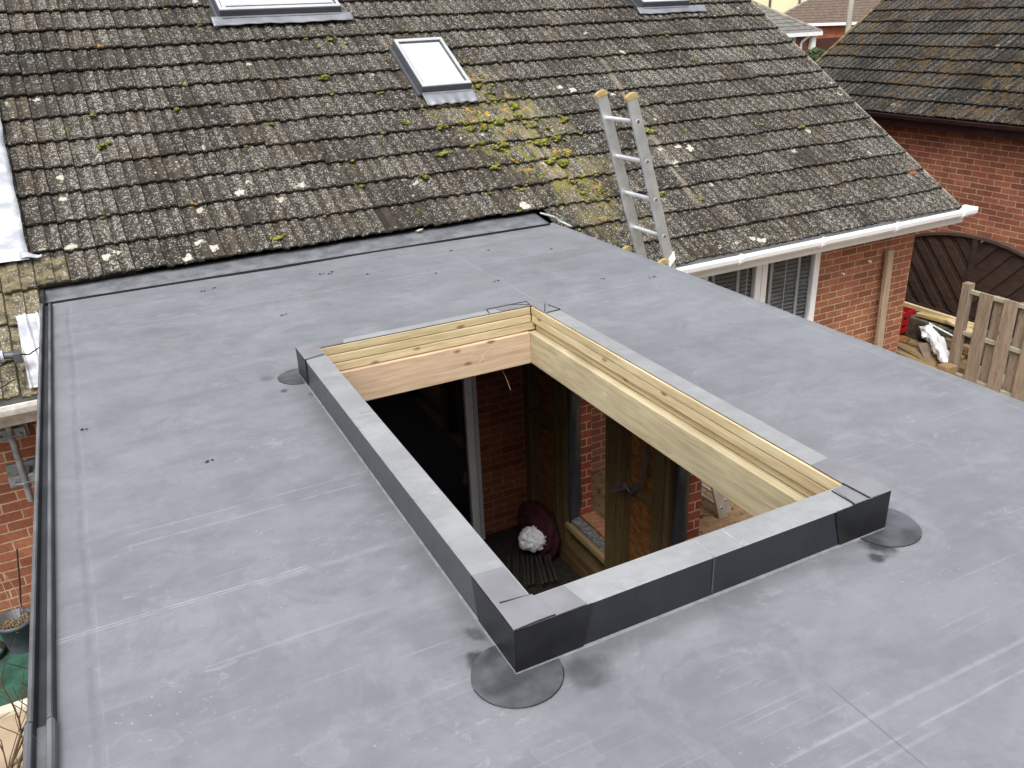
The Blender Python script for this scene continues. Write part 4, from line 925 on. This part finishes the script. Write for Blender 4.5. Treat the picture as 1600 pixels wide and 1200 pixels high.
board(8.78, 6.55, g0 + .055, .15, .035, 1.3, 7, 0, M_OLDY, 'dark wet board lying under the white sheet')
board(8.60, 6.85, g0 + .105, .16, .02, .6, 20, 2, M_OSB, 'orange board offcut beside the red crate')
board(8.58, 6.20, g0 + .11, .14, .02, .34, -35, 14, plain('grey_brown_ply', (.20, .145, .11), .7), 'tilted grey brown offcut below the white sheet')
board(9.15, 6.78, -2.06, .05, .06, 1.6, 0, -.3, M_TY, 'yellow batten along the foot of the arched fence')
board(9.08, 6.38, -2.07, .10, .045, .75, 3, -2, wood('yellow_new_pine', (.36, .27, .10), (.55, .44, .22), 'y', False), 'short bright pine board on the low wall')
board(9.02, 6.12, -2.05, .13, .03, .45, -18, 3, M_TY, 'pale wedge of pine against the slatted fence')
board(8.97, 6.02, -2.30, .14, .10, .45, -6, 0, M_OLDY, 'thick yellow green block behind the white sheet end')
mb = MB(); mb.box(8.98, 9.28, 5.8, 7.6, GZ, -2.10); tag(mb.build('retaining_wall', plain('damp_wall', (.085, .075, .055), .9, .5, 14, bump=1), bevel=.01), 'dark damp retaining wall behind the timber pile', 'wall')
mb = MB(); mb.tube((8.95, 6.5, -2.09), (8.9, 6.1, -2.13), .010, 6); tag(mb.build('pipe_offcut', M_WHITE), 'short thin white pipe offcut above the white sheet', 'pipe')
# white sheet
def sheet(u, v):
    a = u * 2 * math.pi; t_ = v; r_ = .055 + .045 * abs(math.sin(t_ * 3.0 + .3)) * (1 - .3 * t_) - .02 * (abs(t_ - .35) < .12)
    r_ *= max(0.02, min(1, 6 * t_, 7 * (1 - t_))); cx = 8.93 - .52 * t_ + .05 * math.sin(t_ * 5); cy = 6.62 - .92 * t_
    k = 1 + .3 * (1 - 2 * abs(mn.noise(Vector((math.cos(a) * 1.3, math.sin(a) * 1.3, t_ * 7)))))
    return (cx + math.cos(a) * r_ * 1.4 * k, cy + math.cos(a) * r_ * .5, -2.235 + .07 * (1 - t_) + math.sin(a) * r_ * .8 * k)
mb = MB(); mb.grid(36, 60, sheet); tag(mb.build('plastic_sheet', plain('white_sheet', (.82, .83, .85), .45, .03)), 'long twist of white plastic sheet lying on the timber pile', 'sheet')
# red crate
cr = empty('crate', (8.93, 6.93, GZ + .12), 'red plastic crate by the bungalow corner', 'crate', R(8)); mr = plain('red_plastic', (.42, .012, .014), .35, .15)
for (a, b, c_, d_, n_) in ((-.15, -.135, -.12, .12, 1), (.135, .15, -.12, .12, 1), (-.134, .134, -.12, -.105, 0), (-.134, .134, .105, .12, 0)):
    mb = MB(); mb.box(a, b, c_, d_, 0, .06); mb.box(a, b, c_, d_, .10, .16); mb.box(a, b, c_, d_, .21, .27)
    for t_ in (0, .42, .84):
        if n_: mb.box(a + .001, b - .001, c_ + t_ * (d_ - c_), c_ + (t_ + .16) * (d_ - c_), .055, .215)
        else: mb.box(a + t_ * (b - a), a + (t_ + .16) * (b - a), c_ + .001, d_ - .001, .055, .215)
    mb.build('side_panel', mr, cr)
mb = MB(); mb.box(-.134, .134, -.104, .104, 0, .012); mb.build('base', mr, cr)

# ---------------------------------------------------------------- left side: mast bracket, clamp, pot, green sheet
mast = empty('mast', (-.765, 5.66, -2.2), 'grey steel mast held to the brick wall by two clamp brackets', 'mast')
mb = MB(); mb.tube((0, 0, 1.05), (0, 0, 1.86), .021, 14); mb.build('pole', M_GALV, mast)
for z in (1.53, 1.20):
    mb = MB(); mb.box(-.11, .11, .18, .21, z - .045, z + .045); mb.box(-.03, .03, .03, .18, z - .018, z + .018); mb.box(-.09, .085, -.0, .03, z - .035, z + .035); mb.box(.06, .10, .028, .2, z - .04, z + .04)
    b2 = mb.build('wall_bracket', M_GALV, mast, bevel=.004)
    mb = MB(); mb.path([(-.055, .03, z), (-.05, -.03, z), (0, -.045, z), (.05, -.03, z), (.055, .03, z)], .006, 6); mb.build('clamp', M_GALV, b2)
    for sx in (-.055, .055): mb = MB(); mb.tube((sx, .0, z), (sx, -.035, z), .009, 6); mb.build('bolt', M_GALV, b2)
ca = MB(); ca.path([(-.68, 5.83, -.9), (-.70, 5.80, -1.2), (-.745, 5.83, -1.5), (-.85, 5.84, -1.75)], .006, 6); tag(ca.build('cable', M_BLACK), 'black cable hanging down the brick wall beside the mast', 'cable')
arm = empty('dish_arm', (-.66, 5.62, -.16), 'dark grey round headed receiver arm lying above the left hand tiles', 'dish arm')
mb = MB(); mb.tube((-.06, 0, .02), (-.035, 0, .02), .055, 20); mb.tube((-.035, 0, .02), (-.01, 0, .02), .035, 20); mb.build('head', plain('dish_head', (.45, .5, .55), .35), arm, bevel=.004)
mb = MB(); mb.tube((-.01, 0, .02), (.05, -.01, .015), .022, 14); mb.box(.04, .085, -.045, .03, -.03, .035); mb.build('body', M_SLATE, arm, bevel=.006)
mb = MB(); mb.path([(.085, 0, .01), (.12, .0, .0), (.17, .02, .02), (.20, .03, .035)], .005, 6); mb.path([(-.2, -.16, -.08), (-.05, -.22, -.1), (.03, -.17, -.08)], .004, 5); mb.build('lead_wire', M_BLACK, arm)
pot = empty('plant_pot', (-1.06, 5.60, -2.2), 'grey plastic plant pot of dry stems against the brick wall', 'plant pot')
mb = MB(); n = 28; prf = [(.08, 0), (.083, .01), (.108, .22), (.118, .222), (.118, .25), (.108, .25), (.102, .19), (.0, .185)]
mb.add([(r_ * math.cos(2 * math.pi * i / n), r_ * math.sin(2 * math.pi * i / n), z) for r_, z in prf for i in range(n)], [(j * n + i, j * n + (i + 1) % n, (j + 1) * n + (i + 1) % n, (j + 1) * n + i) for j in range(len(prf) - 1) for i in range(n)], 0, True); mb.build('pot', plain('grey_pot_plastic', (.085, .10, .125), .5, .2), pot)
mb = MB()
for i in range(60):
    a = random.uniform(0, 6.28); r_ = random.uniform(0, .09); b = a + random.uniform(-1, 1); mb.path([(r_ * math.cos(a), r_ * math.sin(a), .19), (r_ * 1.2 * math.cos(b), r_ * 1.2 * math.sin(b), .19 + random.uniform(.01, .05)), ((r_ + .03) * math.cos(b + .4), (r_ + .03) * math.sin(b + .4), .20 + random.uniform(-.005, .03))], .0022, 4)
mb.build('dead_leaves', plain('straw', (.28, .2, .09), .9, .4, 30), pot)
mb = MB(); mb.path([(.02, .0, .19), (.0, .03, .45), (-.02, .06, .70)], .004, 5, 0, .002); mb.path([(.05, 0, .19), (.06, .03, .42), (.03, .05, .55), (-.01, .06, .60)], .003, 5, 0, .0015); mb.build('stem', plain('dry_stem', (.36, .27, .19), .8), pot)
mb = MB(); mb.path([(-.95, 5.80, -1.55), (-.99, 5.72, -1.8), (-1.03, 5.66, -2.0)], .006, 6); tag(mb.build('cane', M_BLACK), 'thin black cane leaning from the pot to the wall', 'cane')
mb = MB(); prf = [(.0, .004), (.09, .004), (.10, .05), (.112, .05), (.10, 0), (.0, 0)]
mb.add([(r_ * math.cos(2 * math.pi * i / n), r_ * math.sin(2 * math.pi * i / n), z) for r_, z in prf for i in range(n)], [(j * n + i, j * n + (i + 1) % n, (j + 1) * n + (i + 1) % n, (j + 1) * n + i) for j in range(len(prf) - 1) for i in range(n)], 0, True)
o = mb.build('saucer', M_BLACK); o.location = (-1.27, 5.60, -2.195); tag(o, 'round black plant saucer beside the grey pot', 'saucer')
mb = MB(); mb.box(-1.9, -.62, 5.02, 5.86, -2.196, -2.188); gs = mb.build('green_mat', plain('green_felt', (.018, .075, .052), .9, .4, 9, bump=.4)); tag(gs, 'dark green mat on the paving below the plant pot', 'mat')
mb = MB(); mb.box(-1.9, -.62, 4.94, 5.015, -2.198, -2.165); tag(mb.build('edging_board', plain('cream_paint', (.62, .58, .47), .7, .12)), 'cream painted edging board along the green mat', 'board')
sh = empty('shrub', (-1.1, 4.2, -2.4), 'bare twiggy shrub left of the flat roof', 'shrub')
mb = MB()
def branch(p, d, L, r_, dep):
    pts = [p]; q = p.copy(); dd = d.copy()
    for i in range(5):
        dd = (dd + Vector((random.uniform(-.35, .35), random.uniform(-.35, .35), random.uniform(-.15, .2)))).normalized(); q = q + dd * L / 5; pts.append(q.copy())
    mb.path(pts, r_, 5, 0, r_ * .5)
    if dep:
        for i in (1, 2, 3, 4): branch(pts[i], (dd + Vector((random.uniform(-1, 1), random.uniform(-1, 1), random.uniform(-.3, .6)))).normalized(), L * .6, r_ * .55, dep - 1)
for i in range(7):
    a = i * .9; branch(Vector((0, 0, 0)), Vector((math.cos(a) * .7, math.sin(a) * .7, 1)).normalized(), .9, .011, 2)
mb.build('branches', plain('twig_bark', (.07, .045, .02), .9, .3), sh)

# ---------------------------------------------------------------- neighbouring house
nb = empty('neighbouring_house', (9.87, 10.5, .215), 'neighbouring red brick house with a mossy dark tiled roof and brown gutter', 'house', R(-90))
TH2 = R(33)
nroof = tile_field('roof', M_TILE2, [(0, 46, 0, 14)], TH2, .283, TW, nb)
c2, s2 = math.cos(TH2), math.sin(TH2)
M2 = Matrix(((1, 0, 0, 0), (0, c2, -s2, 0), (0, s2, c2, 0), (0, 0, 0, 1)))
mb = MB(); mb.box(-.05, .0, .01, 14 * .283, -.07, -.015, 0, M2); mb.build('verge', plain('mossy_verge', (.10, .075, .035), .9, .9, 9, bump=.8), nroof)
mb = MB(); mb.box(-.02, 9.5, .26, .36, -2.7, -.02); mb.build('wall', M_BRNX, nb)
mb = MB(); mb.add([(0.0, .36, -2.7), (0, 6.3, -2.7), (0, 6.3, -.0), (0, 14 * .283 * c2, 14 * .283 * s2 - .08), (0, .36, -.02)], [(0, 1, 2, 3, 4)]); mb.build('wall', M_BRNY, nb)
ry2, rz2 = 14 * .283 * c2, 14 * .283 * s2; mb = MB(); mb.add([(-.03, ry2, rz2 - .03), (9.5, ry2, rz2 - .03), (9.5, 2 * ry2, -.05), (-.03, 2 * ry2, -.05)], [(0, 1, 2, 3)]); mb.build('rear_roof', M_TILE2, nb)
mb = MB(); mb.box(-.02, 9.5, .06, .085, -.19, -.05); mb.box(-.02, 9.5, .086, .27, -.19, -.18); mb.build('fascia', M_BROWNG, nb)
prg = [(-.035 + .0, -.03)] + [(.022 + .058 * math.cos(a), -.035 + .058 * math.sin(a)) for a in [math.pi + math.pi * k / 10 for k in range(11)]]
mb = MB(); mb.prism(prg + [(y_ * .94 + .002, z_ + .003) for y_, z_ in reversed(prg)], 'x', -.05, 9.5); gg = mb.build('gutter', M_BROWNG, nb)
for k in range(9):
    mb = MB(); mb.prism([(y_ * 1.06 - .001, z_ - .004) for y_, z_ in prg], 'x', .9 + k * .95 - .02, .9 + k * .95 + .02, close=True); mb.build('gutter_bracket', M_BROWNG, gg)

# ---------------------------------------------------------------- houses far behind
def far_roof_mat(name, lo, hi):
    g = G(name); x, y, z = g.sep(); n = g.noise(5, 5, g.map((1, 1, .2)), .7)
    st_ = g.M('FRACT', g.M('MULTIPLY', z, 1 / .155)); c = g.mix(g.rng(g.M('ADD', n, g.M('MULTIPLY', g.noise(18, 3), .3)), .4, .8), lo, hi)
    c = g.mix(g.rng(st_, .72, .86, 0, .75), c, tuple(k * .35 for k in lo)); c = g.mix(g.rng(g.noise(26, 3), .66, .72, 0, .5), c, (.45, .44, .42))
    g.bump(st_, .6, .03); return g.out(c, .9, .2)
def hip_roof(par, x0, x1, y0, y1, z, pitch, mat):
    t_ = math.tan(pitch); d_ = (y1 - y0) / 2; o_ = .35
    x0 -= o_; x1 += o_; y0 -= o_; y1 += o_; d_ = (y1 - y0) / 2
    mb = MB(); mb.add([(x0, y0, z), (x1, y0, z), (x1, y1, z), (x0, y1, z), (x0 + d_, y0 + d_, z + d_ * t_), (x1 - d_, y0 + d_, z + d_ * t_)], [(0, 1, 5, 4), (1, 2, 5), (2, 3, 4, 5), (3, 0, 4), (3, 2, 1, 0)]); o = mb.build('roof', mat, par)
    hc = plain('hip_tile', (.22, .20, .17), .9, .4, 3)
    for a, b in (((x0, y0, z), (x0 + d_, y0 + d_, z + d_ * t_)), ((x1, y0, z), (x1 - d_, y0 + d_, z + d_ * t_)), ((x0 + d_, y0 + d_, z + d_ * t_), (x1 - d_, y0 + d_, z + d_ * t_))):
        mb = MB(); mb.tube(a, b, .09, 8); mb.build('hip_tiles', hc, o)
    mb = MB(); mb.box(x0, x1, y0 - .08, y0 - .0, z - .14, z + .02); mb.box(x1, x1 + .08, y0, y1, z - .14, z + .02); mb.box(x0 - .08, x0, y0, y1, z - .14, z + .02); mb.build('gutter', M_WHITE, par)
    return o
M_FARG = far_roof_mat('far_grey_tile', (.10, .10, .095), (.19, .19, .18)); M_FARB = far_roof_mat('far_brown_tile', (.085, .062, .05), (.155, .115, .09))
fh = empty('distant_bungalow', (32.15, 31.48, .19), 'distant bungalow with a grey hipped roof and white windows', 'house')
hip_roof(fh, -12.35, -.35, .35, 8.35, 0, R(31), M_FARG)
mb = MB(); mb.box(-12.35, -.35, .35, 8.35, -2.9, -.05); wl = mb.build('wall', brick('far_brick', 'x', (.26, .10, .07), (.2, .08, .05)), fh)
def fwin(par, x0, x1, z0, z1, y, mull=()):
    mb = MB(); e = .09; mb.box(x0, x0 + e, y - .06, y, z0, z1); mb.box(x1 - e, x1, y - .06, y, z0, z1); mb.box(x0 + e, x1 - e, y - .06, y, z0, z0 + e); mb.box(x0 + e, x1 - e, y - .06, y, z1 - e, z1)
    for q in mull: mb.box(q - .05, q + .05, y - .058, y, z0 + e, z1 - e)
    o = mb.build('window', M_WHITE, par); mb = MB(); mb.box(x0 + e, x1 - e, y - .03, y - .02, z0 + e, z1 - e); mb.build('pane', plain('far_pane', (.22, .25, .26), .15), o)
fwin(fh, -4.6, -1.3, -2.3, -.12, .35, (-2.05, -3.3))
mb = MB(); mb.path([(-.72, .0, -.1), (-.98, .25, -.42), (-.98, .25, -2.9)], .06, 8); mb.build('downpipe', M_WHITE, fh)
mb = MB(); mb.box(-.45, -.2, .1, .3, -2.9, -.14); mb.build('porch_post', M_WHITE, fh)
mb = MB(); mb.box(-.2, 1.1, 2.6, 2.8, -1.3, -.14); mb.build('porch_panel', plain('grey_panel', (.42, .43, .44), .7), fh)
bh = empty('distant_house', (42.05, 42.45, .20), 'distant red brick house with a wide brown hipped roof behind the concrete pole', 'house', R(-44))
hip_roof(bh, -2.35, 14, .35, 12, 0, R(26), M_FARB)
mb = MB(); mb.box(-2.5, 14, .35, 12, -3.6, -.05); mb.build('wall', brick('far_brick_red', 'x', (.36, .10, .05), (.28, .07, .04)), bh)
fwin(bh, -1.3, .35, -1.1, -.15, .35, ())
mb = MB(); mb.box(34.7, 37.6, 34.2, 34.3, -2.5, -.24); q = mb.build('boundary_fence', plain('dark_red_fence', (.055, .014, .010), .8, .2)); tag(q, 'dark red brown close boarded fence far behind the roofs', 'fence')
cb = empty('rendered_block', (64.12, 65.98, -2.5), 'cream rendered block with dark vertical joints on the skyline', 'building', R(-44))
mb = MB(); mb.box(-12, 16, 0, 8, 0, 9); mb.build('wall', plain('cream_render', (.70, .64, .42), .85, .05, .4), cb)
for xx in (-5.5, -2.80, -.11, 2.6):
    mb = MB(); mb.box(xx, xx + .22, -.12, -.001, 0, 9); mb.build('joint_strip', plain('dark_strip', (.07, .06, .05), .7), cb)
mb = MB(); mb.box(.75, 2.2, -.1, 0, 4.15, 5.2); mb.build('window', plain('dark_window', (.06, .06, .06), .3), cb)
mb = MB(); mb.box(-12, 16, -.15, 0, 8.9, 9.1); mb.build('parapet', plain('parapet', (.4, .38, .3), .8), cb)
for i, (xx, hh, lb) in enumerate(((58.9, 3.6, 'thin pole on the left in front of the cream block'), (60.6, 3.7, 'thin pole on the right in front of the cream block'))):
    mb = MB(); mb.tube((0, 0, 0), (0, 0, hh + .1), .04, 6); mb.tube((-.3, .3, hh - .9), (.3, -.3, hh - .9), .02, 5); o = mb.build('thin_pole', M_GALV); o.location = (xx, 119.6 - xx, -2.2); tag(o, lb, 'pole')
pp = MB(); pp.tube((0, 0, 0), (0, 0, 8.5), .13, 12, 0, .10); o = pp.build('utility_pole', plain('concrete', (.36, .34, .30), .9, .15, 4)); o.location = (30.85, 28.7, -2.5); tag(o, 'tall pale concrete pole behind the neighbouring roof', 'pole')
# leafy bush between the roofs
bu = empty('bush', (21.4, 21.1, GZ), 'small green bush between the two tiled roofs', 'bush'); mb = MB()
for i in range(9): mb.path([(0, 0, 0), (random.uniform(-.3, .3), random.uniform(-.3, .3), 1.2), (random.uniform(-.6, .6), random.uniform(-.6, .6), 2.5)], .03, 5, 0, .01)
mb.build('stem', plain('bush_stem', (.08, .055, .03), .9), bu)
mb = MB()
for i in range(1600):
    d = Vector((random.gauss(0, 1), random.gauss(0, 1), random.gauss(0, 1))).normalized() * random.uniform(.45, 1) ** .5
    c = Vector((d.x * .42, d.y * .42, 2.28 + d.z * .36)) * 1.0; a = Vector((random.uniform(-1, 1), random.uniform(-1, 1), random.uniform(-1, 1))).normalized(); b = a.orthogonal().normalized(); s_ = random.uniform(.04, .08)
    mb.add([c - a * s_, c + b * s_ * .5, c + a * s_, c - b * s_ * .5], [(0, 1, 2, 3)])
mb.build('foliage', plain('bush_leaf', (.035, .06, .015), .7, .6, 3), bu)
